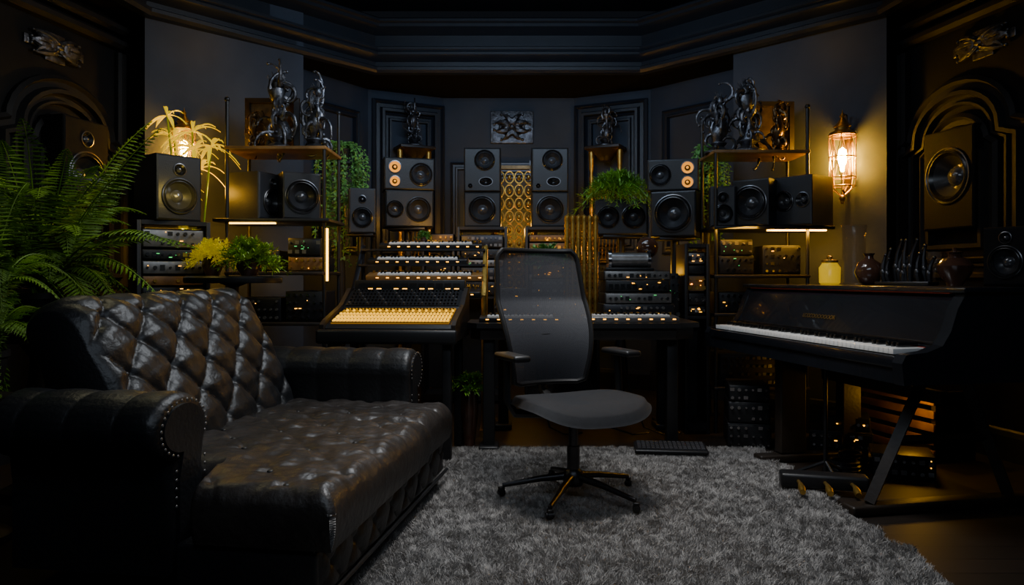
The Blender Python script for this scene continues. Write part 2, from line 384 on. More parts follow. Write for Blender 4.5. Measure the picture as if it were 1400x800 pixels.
speaker('black monitor with large glossy woofer on a stand',(1.19,5.3,1.341),rad(-22),.32,.28,.325,[(0,.165,.135,'w')])
speaker('narrow monitor with two small drivers on metal shelf',(1.47,5.12,1.401),rad(-12),.17,.22,.28,[(0,.09,.065,'w'),(0,.2,.04,'t')],CABB)
speaker('black monitor with large woofer on metal shelf',(1.68,5.05,1.401),rad(-38),.26,.22,.32,[(0,.16,.118,'w')])
speaker('grey monitor with two drivers and lit side on shelf',(1.99,5.0,1.401),rad(-52),.28,.27,.335,[(-.06,.17,.07,'w'),(.075,.17,.052,'t')],CABB)
speaker('black monitor speaker standing on the piano lid',(2.32,3.36,1.012),rad(-60),.20,.20,.27,[(0,.11,.075,'w'),(0,.22,.028,'t')],CABW)
p=wallpt(*WP['wall_left_carved'],.84,.10,1.40)
speaker('large dark wall speaker with glossy cone set in an arch',p,segang('wall_left_carved')+.0,.36,.17,.62,[(0,.27,.155,'w'),(0,.5,.05,'t')],CABW,name='wall_speaker',group='wall speakers')
p=wallpt(*WP['wall_right_carved'],.54,.05,1.35)
speaker('large dark wall speaker with glossy cone set in an arch',p,segang('wall_right_carved'),.40,.09,.62,[(0,.33,.175,'w')],CABW,name='wall_speaker',group='wall speakers')
def stand(loc,h,w,label='black steel speaker stand with square plates'):
    e=root('speaker_stand',loc,0,label,'speaker stand','speaker stands')
    MB().box((0,0,h-.01),(w,w*.75,.02),bev=.004).out('top_plate',BLK,e)
    MB().cyl((0,0,h/2),.03,h-.04).out('pole',BLK,e)
    MB().box((0,0,.01),(w*1.1,w,.02),bev=.004).out('base_plate',BLK,e)
stand((-1.15,5.6,0),1.386,.2); stand((-.84,5.9,0),1.45,.3); stand((.84,5.65,0),1.375,.3); stand((1.18,5.3,0),1.34,.26)
# ---------------- gear boxes ----------------
def gear(loc,rz,w,d,h,seed,label,style=0,mat=None,name='audio_rack_unit',group='rack audio equipment',lit=True):
    rr=random.Random(seed); e=root(name,loc,rz,label,'audio equipment',group)
    MB().box((0,0,h/2),(w,d,h),bev=.006).out('body',mat or BLK,e)
    kb=MB(); y=-d/2-.016; n=max(3,int(w/.04)); rows=max(1,int(h/.045))
    kb.box((0,-d/2-.004,h/2),(w*.96,.008,h*.86),bev=.002)
    for j in range(rows):
        for i in range(n):
            if rr.random()<.65:
                kb.cyl((-w*.42+w*.84*i/(n-1),y,h*(j+.5)/rows),min(.010,h*.25)*rr.uniform(.6,1.1),.02,ax='Y',seg=12,mi=1)
            elif rr.random()<.6: kb.box((-w*.42+w*.84*i/(n-1),y+.006,h*(j+.5)/rows),(.026,.004,h*.4/rows),mi=1)
    if lit:
        for i in range(rr.randint(2,6)):
            kb.box((rr.uniform(-.42,.42)*w,-d/2-.010,h*rr.uniform(.2,.85)),(rr.choice([.004,.005,.016]),.006,.004),mi=2)
    kb.out('faceplate',[[STEEL,SILV,BLK,WOODM][style%4],[SILV,BLK,CHROME,GOLD][style%4],LEDA if rr.random()<.88 else LEDG],e)
    return e
def rack(loc,rz,w,d,h,label,gh=.11,seed=3,z0=.1,low=.75):
    e=root('equipment_rack',loc,rz,label,'equipment rack','equipment racks')
    for sx in(-1,1):
        MB().box((sx*(w/2-.012),0,h/2),(.024,d,h),bev=.003).out('side_panel',BLK,e)
    MB().box((0,0,h-.0125),(w-.05,d,.025)).out('top_panel',BLK,e); MB().box((0,0,.05),(w-.05,d,.05)).out('bottom_panel',BLK,e)
    MB().box((0,d/2-.01,h/2),(w-.05,.02,h-.16)).out('back_panel',BLK,e)
    z=low; rr=random.Random(seed)
    MB().box((0,0,low-.015),(w-.05,d-.02,.02)).out('shelf_panel',BLK,e)
    while z<h-.10:
        g=rr.choice([gh*.6,gh*.8,gh*1.1]); 
        if z+g>h-.03: break
        gear((loc[0],loc[1],loc[2]+z),rz,w-.06,d-.06,g-.006,rr.randint(0,9999),'slim rack unit with knobs and small amber lights',rr.choice([0,1,2,2,3]),lit=rr.random()<.8)
        z+=g
    return e
rack((-2.07,4.42,0),rad(35),.40,.32,1.385,'black equipment rack full of slim units',seed=3)
rack((-.25,6.3,0),0,.42,.4,1.478,'black equipment rack carrying stacked speakers',seed=5,low=.9)
rack((.32,6.3,0),0,.42,.4,1.478,'black equipment rack carrying stacked speakers',seed=6,low=.9)
rack((-.62,6.3,0),0,.28,.36,1.30,'narrow black rack with amber-lit gear',seed=8,low=.9)
gear((-.62,6.3,1.301),0,.26,.3,.12,777,'brass-knobbed unit resting on top of narrow rack',3)
# ---------------- shelving units ----------------
def etagere(loc,w,d,shelves,H,label,mid=None,ext=(0,0)):
    e=root('shelving_unit',loc,0,label,'shelf','metal shelving units')
    for sx in(-1,1):
        for sy in(-1,1):
            hh=H if sy>0 or sx*loc[0]>0 else shelves[-1]+.02
            b=MB().cyl((0,0,hh/2),.012,hh,seg=12); b.sph((0,0,hh+.01),.018)
            b.out('post',BLK,e,loc=(sx*w/2,sy*d/2,0))
    for z in shelves:
        if z==mid: MB().box(((ext[1]-ext[0])/2,-.02,z),(w+ext[0]+ext[1],d+.04,.022),bev=.004).out('shelf',BLK,e)
        elif z==shelves[-1]:
            MB().box((0,0,z),(w+.03,d+.03,.022),bev=.004).out('shelf',WOODM,e)
        else: MB().box((0,0,z),(w+.03,d+.03,.022),bev=.004).out('shelf',WOODD,e)
    return e
el=etagere((-1.535,4.95,0),.63,.40,[.3,.75,1.08,1.424,1.895],2.2,'black metal shelving with carved figures on top',1.424,(.08,.04))
er=etagere((1.69,5.13,0),.62,.36,[.3,.80,1.06,1.389,1.905],2.2,'black metal shelving with pewter figures on top',1.389,(.02,.17))
MB().box((0,0,0),(.30,.02,.008)).out('light_strip',LEDW,el,loc=(-.16,-.17,1.407))
MB().box((0,0,0),(.40,.02,.008)).out('light_strip',LEDW,er,loc=(.24,-.17,1.372))
MB().cyl((0,0,0),.007,.34).out('light_strip',LEDW,el,loc=(.34,-.22,1.20))
sd=10
for (x,y,z,w,h,st) in [(-1.66,4.95,.762,.28,.16,0),(-1.36,4.95,.762,.26,.2,2),(-1.66,4.95,1.092,.26,.14,2),(-1.36,4.97,1.092,.24,.1,3),(-1.37,4.97,1.193,.22,.12,0),(-1.52,4.95,.312,.5,.2,2),
   (1.55,5.13,.812,.28,.14,2),(1.85,5.13,.812,.26,.16,0),(1.53,5.13,1.072,.24,.13,2),(1.53,5.13,1.203,.22,.11,0),(1.84,5.13,1.072,.26,.2,2),(1.66,5.13,.312,.5,.22,2)]:
    sd+=1; gear((x,y,z),0,w,.28,h,sd,'small black audio unit on a metal shelf',st,lit=z>.7)
# ---------------- sculptures ----------------
def sculpture(loc,h,seed,label,mat=PEWTER,rz=0,wide=1.,n=30):
    rr=random.Random(seed); mb=MB(); s=h
    mb.lathe([(.22*s,0),(.22*s,.03*s),(.16*s,.05*s),(.08*s,.10*s),(.13*s,.15*s),(.12*s,.17*s)],None,20)
    pts=[];rs=[]
    for i in range(14):
        t=i/13; pts.append((math.sin(t*3+seed)*.04*s,math.cos(t*4)*.02*s,.15*s+t*.60*s)); rs.append(s*(.09+.04*math.sin(t*7+seed)-.03*t))
    mb.tube(pts,rs,10)
    hx=pts[-1][0]; mb.sph((hx,pts[-1][1],.82*s),(.06*s,.065*s,.085*s)); mb.sph((hx+.02*s,-.05*s,.81*s),(.02*s,.03*s,.02*s))
    for k in range(n):
        a=rr.uniform(0,2*pi); z=rr.uniform(.12,.85)*s; L=rr.uniform(.2,.42)*s*wide; cur=rr.choice([-1,1])*rr.uniform(2,7)
        pts=[];rs=[]; an=rr.uniform(-.5,1.4); px=Vector((math.cos(a)*.06*s,math.sin(a)*.06*s,z))
        for i in range(14):
            t=i/13; pts.append(px.copy()); rs.append(s*(.028*(1-t)+.008+.006*math.sin(i*2.2)))
            an+=cur/14; px+=Vector((math.cos(a)*math.cos(an),math.sin(a)*math.cos(an)*.6,math.sin(an)))*L/11
        mb.tube(pts,rs,7); mb.sph(pts[-1],.020*s)
    for k in range(9):
        a=rr.uniform(-.6,pi+.6); mb.tube([(hx+math.cos(a)*.03*s,0,.84*s),(hx+math.cos(a)*.07*s,0,.88*s+math.sin(a)*.04*s),(hx+math.cos(a)*.11*s,0,.90*s+abs(math.sin(a))*.10*s)],[.014*s,.011*s,.004*s],6)
    o=mb.out('ornate_sculpture',mat,loc=loc,rot=(0,0,rz))
    return tag(o,label,'sculpture','ornate figure sculptures')
sculpture((-1.57,4.93,1.907),.54,1,'ornate dark pewter figure on the upper metal shelf',rz=.3,wide=1.2)
sculpture((-1.33,4.95,1.907),.48,5,'ornate pewter winged figure on the upper metal shelf',wide=1.3)
sculpture((-1.75,4.98,1.907),.30,9,'small bronze figure on the upper metal shelf',BRONZE)
sculpture((1.44,5.1,1.917),.44,12,'ornate pewter winged figure on the upper metal shelf',wide=1.3)
sculpture((1.64,5.08,1.917),.52,14,'tall pewter figure on the upper metal shelf',wide=1.2)
sculpture((1.86,5.1,1.917),.36,17,'bronze figurine with curled arms on upper shelf',BRONZE,wide=1.)
def framed(loc,rz,w,h,label):
    e=root('framed_relief',loc,rz,label,'picture','framed reliefs')
    MB().sweep([(-w/2,0,0),(w/2,0,0),(w/2,0,h),(-w/2,0,h)],[(-.02,0),(-.02,.02),(.015,.03),(.02,0)],(0,-1,0),True).out('frame',WOODD,e,ang=20)
    MB().box((0,0,h/2),(w-.02,.012,h-.02)).out('canvas',ART,e)
framed((-1.68,5.14,1.93),rad(0),.34,.36,'dark framed bronze relief leaning behind figures')
framed((1.84,5.28,1.94),rad(0),.34,.36,'dark framed bronze relief leaning behind figures')
for key,s in(('wall_back_left',.40),('wall_back_right',.38)):
    p=wallpt(*WP[key],s,.16,0); rz=segang(key)
    e=root('statue_console',(p.x,p.y,0),rz,'gilded column console standing against panelled wall','pedestal','gilded consoles')
    MB().box((0,0,2.27),(.34,.24,.03),bev=.005).lathe([(.05,2.15),(.13,2.25),(.15,2.255)],None,20).out('console_top',WOODD,e)
    for sx in(-1,1):
        c=MB(); c.lathe([(.03,0),(.03,.05),(.015,.08),(.015,.12)]+[(.015+.007*(i%2),.14+i*.05) for i in range(40)]+[(.028,2.2),(.028,2.25)],None,12)
        c.out('column',GOLD,e,loc=(sx*.14,0,0))
    for i,z in enumerate((.5,1.2,1.62,1.9)):
        c=MB().box((0,0,z),(.27,.14,.015)); c.out('shelf',GOLD,e)
    q=MB().box((0,.0,1.225),(.26,.01,.012)).box((0,.0,1.878),(.26,.01,.012))
    for k in range(-3,4): q.tube([(k*.035,0,1.22),(k*.035+.02,-.02,1.5),(k*.035,0,1.88)],.005,6)
    q.out('grille',GOLD,e)
    sculpture((p.x,p.y,2.286),.40,21 if s>.39 else 25,'dark bronze bust figure on gilded console',PEWTER,rz)
e=root('lattice_screen',(.02,6.62,0),0,'gilded openwork lattice screen standing between speakers','screen')
mb=MB()
for i in range(9):
    z=1.0+i*.12
    for j in range(4):
        x=-.13+j*.087
        mb.tube([(x+.04*math.cos(t),0,z+.055*math.sin(t)) for t in [2*pi*k/10 for k in range(10)]],.007,6,closed=True)
        mb.sph((x,-.005,z),(.018,.012,.026))
mb.out('lattice',GOLD,e)
MB().box((-.19,0,1.03),(.03,.03,2.06)).box((.19,0,1.03),(.03,.03,2.06)).box((0,0,2.05),(.4,.03,.03)).box((0,0,.9),(.4,.03,.03)).out('frame',BRONZE,e)
e=root('brass_pipe_radiator',(.485,5.12,.781),0,'row of vertical gilded ribbed pipes on the desk','radiator')
for i in range(6):
    MB().lathe([(.018,0)]+[(.016+.004*(k%2),.02+k*.0175) for k in range(38)]+[(.018,.70),(1e-5,.715)],None,12).out('pipe',GOLD,e,loc=(-.1+i*.04,0,.0))
MB().box((0,0,.01),(.26,.06,.02)).out('base',BRONZE,e)
# ---------------- desk ----------------
e=root('studio_desk',(0,0,0),0,'wide black studio desk with thick edge and square legs','desk')
poly=[(-.27,4.42),(-.21,4.34),(1.0,4.34),(1.14,4.45),(1.14,5.25),(-.14,5.25),(-.14,4.76),(-.27,4.76)]
MB().prism(poly,.03,T(0,0,.75)).out('desktop',BLK,e,smooth=False)
MB().prism([(-.25,4.45),(-.19,4.37),(.98,4.37),(1.11,4.48),(1.11,5.2),(-.11,5.2),(-.11,4.73),(-.25,4.73)],.07,T(0,0,.68)).out('apron',WOODD,e,smooth=False)
for x,y in((-.14,4.45),(.98,4.5),(-.06,5.12),(1.05,5.12)):
    b=MB().box((0,0,.34),(.07,.07,.68),bev=.006).box((0,0,.02),(.12,.16,.04),bev=.01); b.out('leg',BLK,e,loc=(x,y,0))
# mixing console
e=root('mixing_console',(-.70,4.12,0),rad(-4),'black mixing console with backlit amber keys on legs','mixing console')
pf=[(0,.70),(0,.765),(.03,.785),(.34,.860),(.36,.875),(.52,.965),(.57,.965),(.57,.70)]
m=Matrix(((0,0,1,-.36),(1,0,0,0),(0,1,0,0),(0,0,0,1)))
MB().prism(pf,.72,m).out('body',BLK,e,smooth=False)
for sx in(-1,1):
    pf2=[(-.02,.69),(-.02,.785),(.03,.81),(.34,.885),(.52,.985),(.59,.985),(.59,.69)]
    m2=Matrix(((0,0,1,sx*.375-.0125),(1,0,0,0),(0,1,0,0),(0,0,0,1)))
    MB().prism(pf2,.025,m2).out('side_panel',WOODD,e,smooth=False)
MB().box((0,-.03,.72),(.80,.05,.08),bev=.015).out('front_rail',BLK,e)
ms=T(0,.03,.787)@RX(math.atan2(.075,.31))
kb=MB().box((0,.16,.003),(.68,.30,.006),ms,mi=1)
for r in range(4):
    for i in range(34):
        if r<3 or i%2: kb.box((-.330+i*.020,.045+r*.066,.010),(.011,.046 if r<2 else .022,.010),ms,mi=0)
    for i in range(34):
        if r==3: kb.cyl((-.330+i*.020,.27,.013),.005,.016,ms,seg=8,mi=2)
    kb.box((0,.012+r*.066,.008),(.68,.006,.005),ms,mi=2)
kb.out('fader_panel',[YKEY,YPAN,BLK],e)
mu=T(0,.36,.877)@RX(math.atan2(.09,.16))
kb=MB().box((0,.095,.002),(.70,.185,.004),mu)
for r in range(5):
    for i in range(30): kb.cyl((-.33+i*.0227,.02+r*.038,.010),.006,.014,mu,seg=8,mi=1 if (r+i)%5 else 3)
for i in range(30): 
    if i%4==0: kb.box((-.33+i*.0227,.178,.006),(.006,.006,.004),mu,mi=2)
kb.out('control_panel',[STEEL,BLK,LEDG,SILV],e)
mb=MB().box((0,.60,.985),(.72,.03,.10),bev=.005)
for i in range(12):
    mb.box((-.31+i*.056,.583,.99),(.044,.004,.05),mi=1)
    if i%3: mb.box((-.31+i*.056,.580,.98),(.030,.003,.006),mi=2)
mb.out('meter_bridge',[BLK,STEEL,LEDA],e)
for sx in(-1,1):
    for y in(.05,.5): MB().box((0,0,.35),(.05,.05,.70),bev=.005).out('leg',BLK,e,loc=(sx*.33,y,0))
def synth(loc,rz,tilt,w,d,h,label,body=BLK,group='stacked keyboards',kpart=.8):
    e=root('keyboard_synthesizer',loc,rz,label,'keyboard',group); m=RX(tilt)
    kn=MB().box((0,0,h/2),(w,d,h),m,bev=.006)
    n=int(w*kpart/.0235); kw=w*kpart/n; kb=MB(); bb=MB()
    kb.box((0,-d*.25,h),(w*kpart,d*.46,.008),m); bb.box((0,-d*.02,h+.004),(w*kpart,.01,.012),m)
    for i in range(n):
        x=-w*kpart/2+kw*(i+.5); kb.box((x,-d*.25,h+.004),(kw*.9,d*.46,.014),m)
        if i%7 in(0,1,3,4,5): bb.box((x+kw/2,-d*.15,h+.012),(kw*.5,d*.28,.014),m)
    kb.out('white_keys',IVORY,e); bb.out('black_keys',EBONY,e)
    for i in range(int(w/.04)):
        kn.cyl((-w*.45+i*.04,d*.2,h+.008),.009,.018,m,seg=10,mi=1); kn.cyl((-w*.45+i*.04,d*.36,h+.006),.006,.014,m,seg=8,mi=1)
    for i in range(int(w/.07)): kn.box((-w*.4+i*.07,-d*.5-.001,h*.6),(.018,.004,.006),m,mi=2)
    kn.out('body',[body,GOLD,LEDA],e); return e
e=root('keyboard_stand',(-.63,5.05,0),0,'black metal tiered stand holding keyboards','keyboard stand')
for sx in(-1,1): MB().tube([(sx*.44,-.15,0),(sx*.44,-.15,.93),(sx*.44,.22,1.28),(sx*.44,.22,0)],.016,8).box((sx*.44,.03,.02),(.05,.5,.04)).out('upright',GOLD if sx>0 else STEEL,e)
for y,z in((-.08,.92),(.03,1.03),(.13,1.14),(.22,1.25)): MB().box((0,y,z),(.88,.16,.012)).out('tier',STEEL,e)
synth((-.63,4.95,.93),0,rad(10),.84,.17,.04,'dark keyboard with white keys and amber lights on stand')
synth((-.60,5.07,1.04),0,rad(10),.80,.15,.04,'dark keyboard with brass knobs on tiered stand',WOODM)
synth((-.66,5.17,1.15),0,rad(10),.70,.14,.04,'black keyboard with white keys on tiered stand')
synth((-.58,5.27,1.26),0,rad(10),.74,.13,.04,'slim black keyboard on the top tier of stand')
synth((.72,4.50,.783),0,rad(2),.58,.19,.035,'silver-black keyboard with white keys on the desk',SILV,'desk keyboards')
synth((.05,4.52,.783),0,rad(2),.50,.19,.03,'flat black control keyboard on the desk',BLK,'desk keyboards')
for i,(x,y,z,w,d,h,st,l) in enumerate([(.82,4.9,.781,.46,.34,.10,0,'black rack unit on the desk with knobs'),(.82,4.9,.882,.44,.32,.07,1,'silver-faced tape unit stacked on desk gear'),
  (.82,4.92,.954,.42,.3,.08,2,'black processor with amber lights on desk stack'),(.82,4.93,1.036,.44,.28,.06,1,'silver mixer unit on top of desk stack'),
  (1.085,5.08,.781,.08,.28,.30,2,'narrow upright black unit at desk end'),(-.01,5.0,.781,.22,.26,.2,2,'small black unit beside keyboard stand'),(.24,5.05,.781,.22,.26,.26,0,'black compact unit with dials on desk'),(.24,5.05,1.042,.2,.22,.1,3,'small brass-faced unit on desk stack')]):
    gear((x,y,z),0,w,d,h,50+i,l,st,name='desk_audio_unit',group='desk audio equipment')
e=root('tape_roller',(.78,4.9,1.098),0,'chrome roller drum device on stacked desk gear','audio equipment')
MB().cyl((0,0,.07),.05,.24,ax='X').out('drum',SILV,e)
for sx in(-1,1): MB().cyl((0,0,0),.068,.02,ax='X').out('flange',CHROME,e,loc=(sx*.13,0,.07))
MB().box((0,.0,.01),(.32,.14,.02),bev=.004).out('base',BLK,e)
e=root('globe_ornament',(.93,5.03,1.098),0,'brown globe on a small brass stand','ornament')
MB().sph((0,0,.16),.075,seg=24).out('globe',CERB,e); MB().lathe([(.05,0),(.05,.01),(.012,.02),(.012,.09)],None,16).out('stand',GOLD,e)
rack((1.245,5.04,0),rad(0),.17,.26,1.28,'narrow black rack with amber indicator lights',seed=21,low=.8)
rack((.50,5.75,0),0,.34,.35,1.25,'black rack behind the desk with lit units',seed=23,low=.8)
# ---------------- sofa ----------------
sofa=root('leather_sofa',(-.95,3.0,0.035),rad(-8.6),'black button-tufted leather chesterfield chaise with rolled arms','sofa')
def tuft(a,b,e1=.38):
    fa=abs(math.sin(pi*a)); fb=abs(math.sin(pi*b))
    da=(a-round(a)); db=(b-round(b)); g=math.exp(-(da*da+db*db)/.012)
    return .75*min(fa,fb)**e1+.25*(fa*fb)**.5-.55*g
def sst(t): t=max(0,min(1,t)); return t*t*(3-2*t)
YN=-.50; EXT=.30
def lobe(x,y):
    return y-EXT*sst((x-.02)/.10)*sst((-.12-y)/.36) if y<-.12 else y
BTN=MB().sph((0,0,0),(.011,.011,.006),seg=12).out('button',LEATH,sofa,loc=(0,0,-5))
def slab(x0,x1,y0,y1,zt,H,r,amp,px,py,name,mat,ph=0.):
    ext=(H-r)+r*pi/2
    def ax(t,lo,hi):
        c=(lo+hi)/2; hf=(hi-lo)/2-r; tot=hf+ext; q=(t*2-1)*tot; sg=1 if q>=0 else -1; q=abs(q)
        if q<=hf: return c+sg*q,0
        t=q-hf; a=t/r
        if a<pi/2: return c+sg*(hf+r*math.sin(a)),r*(1-math.cos(a))
        return c+sg*(hf+r),r+(t-r*pi/2)
    def fn(u,v):
        x,dx=ax(u,x0,x1); y,dy=ax(v,y0,y1); d=min(H,max(dx,dy,(dx**2+dy**2)**.5 if max(dx,dy)<r else 0))
        y2=lobe(x,y)
        z=zt-d; f=max(0,1-d/(r*.9)); wob=.05*math.sin(x*13+1)*math.sin(y2*11); a=(x/px+y2/py)+ph+wob; b=(x/px-y2/py)-wob
        z+=amp*tuft(a,b,.28)*f+(.004*math.sin(x*31+y2*17)*math.sin(y2*23-x*9)+.003*math.sin(x*57-y2*41)*math.sin(y2*63+x*20))*f
        bulge=.014*math.sin(pi*min(1,d/H))
        if dx>dy: x+=bulge*(1 if x>(x0+x1)/2 else -1)
        elif dy>0: y2+=bulge*(1 if y>(y0+y1)/2 else -1)
        return (x,y2,z)
    MB().grid(fn,160,170).out(name,mat,sofa,ang=180)
    for i in range(-30,30):
        for j in range(-30,30):
            x=px*((i-ph)+j)/2; y=py*((i-ph)-j)/2
            yl=y0+.07-(EXT if (x>.14 and y0<-.3) else 0)
            if x0+.07<x<x1-.07 and yl<y<y1-.07:
                copyto(BTN,sofa,(x,y,zt-amp*.4+.003))
slab(-.36,.55,YN,.28,.385,.17,.055,.013,.25,.29,'seat_cushion',LEATH2)
slab(-.36,.53,.285,.76,.385,.17,.055,.013,.25,.29,'seat_cushion',LEATH2)
MB().box((-.06,.13,.13),(1.08,1.22,.16),bev=.01).box((.275,-.62,.13),(.45,.34,.16),bev=.01).out('base_frame',LEATH,sofa)
yA=YN-EXT+.01
def frontp(u,v):
    y=yA+(.745-yA)*u; z=.05+.19*v; e_=min(1,min(v,1-v)*6)*min(1,min(u,1-u)*25)
    return (.492+.030*e_*(.35+.65*tuft(u*8+v*1.0,u*8-v*1.0)),y,z)
MB().grid(frontp,160,24).out('front_panel',LEATH,sofa,ang=180)
MB().tube([(.515,yA,.235),(.515,.76,.235)],.008,8).tube([(.515,yA,.055),(.515,.76,.055)],.008,8).out('piping',LEATH,sofa)
for x,y in((-.5,-.40),(.4,-.70),(-.5,.66),(.4,.66)): MB().cyl((0,0,.025),.022,.06,r2=.03).out('foot',WOODD,sofa,loc=(x,y,-.005))
bp=[Vector((-.27,.32)),Vector((-.33,.50)),Vector((-.42,.70)),Vector((-.50,.85)),Vector((-.55,.915)),Vector((-.62,.945)),Vector((-.69,.925)),Vector((-.73,.87)),Vector((-.72,.80)),Vector((-.67,.70)),Vector((-.64,.5)),Vector((-.62,.08))]
cum=[0]
for i in range(1,len(bp)): cum.append(cum[-1]+(bp[i]-bp[i-1]).length)
def bpos(s):
    s=min(max(s,0),cum[-1])
    for i in range(1,len(bp)):
        if s<=cum[i]+1e-9:
            t=(s-cum[i-1])/(cum[i]-cum[i-1]); p0=bp[max(0,i-2)];p1=bp[i-1];p2=bp[i];p3=bp[min(len(bp)-1,i+1)]
            return .5*((2*p1)+(p2-p0)*t+(2*p0-5*p1+4*p2-p3)*t*t+(3*p1-p0-3*p2+p3)*t**3)
def bnorm(s):
    d=bpos(s+.01)-bpos(s-.01); d.normalize(); return Vector((d.y,-d.x))
Tend=.78; BY0,BY1=-.50,.74
def slope(u,eu,zz): return (.02*sst(1-eu/.10)+.02*(1-u))*max(0,(zz-.5)/.45)
def backf(u,v):
    y=BY0+(BY1-BY0)*u; s=cum[-1]*v; p=bpos(s); n=bnorm(min(max(s,.011),cum[-1]-.011))
    f=min(1,max(0,(Tend-s)/.08)) ; eu=min(u,1-u)*(BY1-BY0)
    f*=min(1,eu/.05); rd=(1-min(1,eu/.05))**2*.030
    wob=.04*math.sin(s*15+1)*math.sin(y*12)
    k=.030*tuft(s/.25+y/.25+wob,s/.25-y/.25-wob,.42)*f+.016*(1-f)-rd+.003*math.sin(s*60+y*35)*math.sin(y*52-s*20)*f
    zz=p.y+n.y*k
    return (p.x+n.x*k,y,zz-slope(u,eu,zz))
mb=MB().grid(backf,190,190)
N=190
for u in(0,190):
    mb.f.append([u*(N+1)+j for j in range(N+1)]); mb.mi.append(0)
mb.out('backrest',LEATH,sofa,ang=60)
for i in range(-12,14):
    for j in range(-12,14):
        s=.25*(i+j)/2; y=.25*(i-j)/2
        if .06<s<Tend-.08 and BY0+.08<y<BY1-.08:
            p=bpos(s);n=bnorm(s); eu=min(y-BY0,BY1-y); zz=p.y-n.y*.009
            copyto(BTN,sofa,(p.x-n.x*.009,y,zz-slope((y-BY0)/(BY1-BY0),eu,zz)),(0,rad(65),0))
bpy.data.objects.remove(BTN)
NAIL=None
def arm(y0,s,xf,sw,sh,nz):
    global NAIL
    pr=[(0,.06),(0,.2),(0,.35),(.0,.46*sh)]+[(sw*(.105+.12*math.cos(rad(a))),sh*(.575+.12*math.sin(rad(a)))) for a in range(200,-80,-14)]+[(.15*sw,.42*sh),(.15*sw,.3),(.15*sw,.06)]
    n=len(pr); L=xf+.60
    def fn(u,v):
        i=v*(n-1); k=min(n-2,int(i)); t=i-k; a=pr[k];b=pr[k+1]
        py=a[0]+(b[0]-a[0])*t; pz=a[1]+(b[1]-a[1])*t
        x=-.60+L*u; w=0
        c=Vector((py-.08*sw,pz-.45*sh)); 
        if pz>.36:
            w=.010*abs(math.sin(x*pi/.17))**.5-.005
            w*=min(1,(1-u)*12)
        e_=max(0,1-(1-u)*L/.03); 
        c.normalize(); w-=.02*e_**2
        return (x,y0+s*(py+c.x*w),pz+c.y*w)
    mb=MB().grid(fn,90,100)
    N=100
    mb.f.append([90*(N+1)+j for j in range(N+1)]); mb.mi.append(0); mb.f.append([j for j in range(N+1)]); mb.mi.append(0)
    mb.out('armrest',LEATH,sofa,ang=70)
    sc=MB(); sp=[(sw*(.105+.085*math.cos(rad(q))),sh*(.575+.085*math.sin(rad(q)))) for q in range(200,-90,-12)]+[(.125*sw,.40*sh),(.125*sw,.10),(.03*sw,.10),(.03*sw,.45*sh)]
    m3=Matrix(((0,0,1,xf-.004),(s,0,0,y0),(0,1,0,0),(0,0,0,1)))
    sc.prism(sp,.014,m3); sc.out('arm_front_panel',LEATH,sofa)
    path=[(sw*(.105+.098*math.cos(rad(q))),sh*(.575+.098*math.sin(rad(q)))) for q in range(200,-80,-13)]+[(.14*sw,.43*sh-.028*i) for i in range(nz)]+[(.013*sw,.45*sh-.028*i) for i in range(nz)]
    for (py,pz) in path:
        if NAIL is None: NAIL=MB().sph((0,0,0),(.003,.0055,.0055),seg=8).out('nailhead',SILV,sofa,loc=(xf+.010,y0+s*py,pz))
        else: copyto(NAIL,sofa,(xf+.010,y0+s*py,pz))
arm(YN,-1,-.03,1.25,.92,5); arm(.76,1,.32,1.,.93,6)
# ---------------- office chair ----------------
ch=root('office_chair',(.285,3.40,.03),rad(24),'black mesh-back ergonomic office chair on a star base','office chair')
def seatf(u,v):
    a=2*pi*u; ex=.62
    cx=math.copysign(abs(math.cos(a))**ex,math.cos(a)); sy=math.copysign(abs(math.sin(a))**ex,math.sin(a))
    if v<.5: r=v*2; z=.045-.016*r**6*1.6+.010*r*r
    else: r=(1-v)*2; z=-.008+.01*r**4
    if .46<v<.54: z=.045-.024-(v-.46)/.08*.026
    x=cx*r*.305; y=sy*r*.255-.06
    z+=.02*abs(x/.305)**2; 
    if y<-.16: z-= ((-.16-y)/.15)**2*.045
    return (x,y,z+.42)
MB().grid(seatf,60,50).out('seat',FABR,ch,ang=70)
MB().box((0,.0,.385),(.24,.24,.05),bev=.012).out('tilt_mechanism',BLK,ch)
MB().cyl((0,0,.27),.022,.2).cyl((0,0,.17),.030,.14).out('gas_column',STEEL,ch)
MB().lathe([(.045,.06),(.05,.08),(.045,.12),(.03,.135)],None,20).out('base_hub',STEEL,ch)
for k in range(5):
    a=rad(90+72*k-10)
    lm=MB().tube([(.03,0,.10),(.15,0,.085),(.33,0,.050)],[.020,.015,.011],10)
    cm=MB().cyl((.0,0,.017),.017,.022,ax='Y',seg=18).cyl((0,0,.017),.012,.034,ax='Y',seg=18).box((0,0,.036),(.028,.024,.014),bev=.004)
    lm.out('leg',STEEL,ch,rot=(0,0,a)); cm.out('caster',BLK,ch,loc=(math.cos(a)*.335,math.sin(a)*.335,.0),rot=(0,0,a+.6))
def bk(sx,t):
    w=.190+.055*math.sin(min(1,t*1.6)*pi/2)-.02*max(0,t-.6)/.4
    if t>.93: w-=.03*((t-.93)/.07)**2
    z=.50+.66*t; y=.255+.15*t-.055*math.sin(pi*min(1,t*1.6))-.05*sx*sx+.03
    return Vector((sx*w,y,z))
MB().grid(lambda u,v: bk(-1+2*u,v),24,40).out('mesh_back',MESHM,ch,ang=180)
fr=[bk(-1,.02+.98*i/30) for i in range(31)]+[bk(-1+2*i/12,1.0) for i in range(1,12)]+[bk(1,1-.98*i/30) for i in range(31)]+[bk(1-2*i/12,0) for i in range(1,12)]
MB().tube(fr,.013,8,closed=True).out('back_frame',BLK,ch)
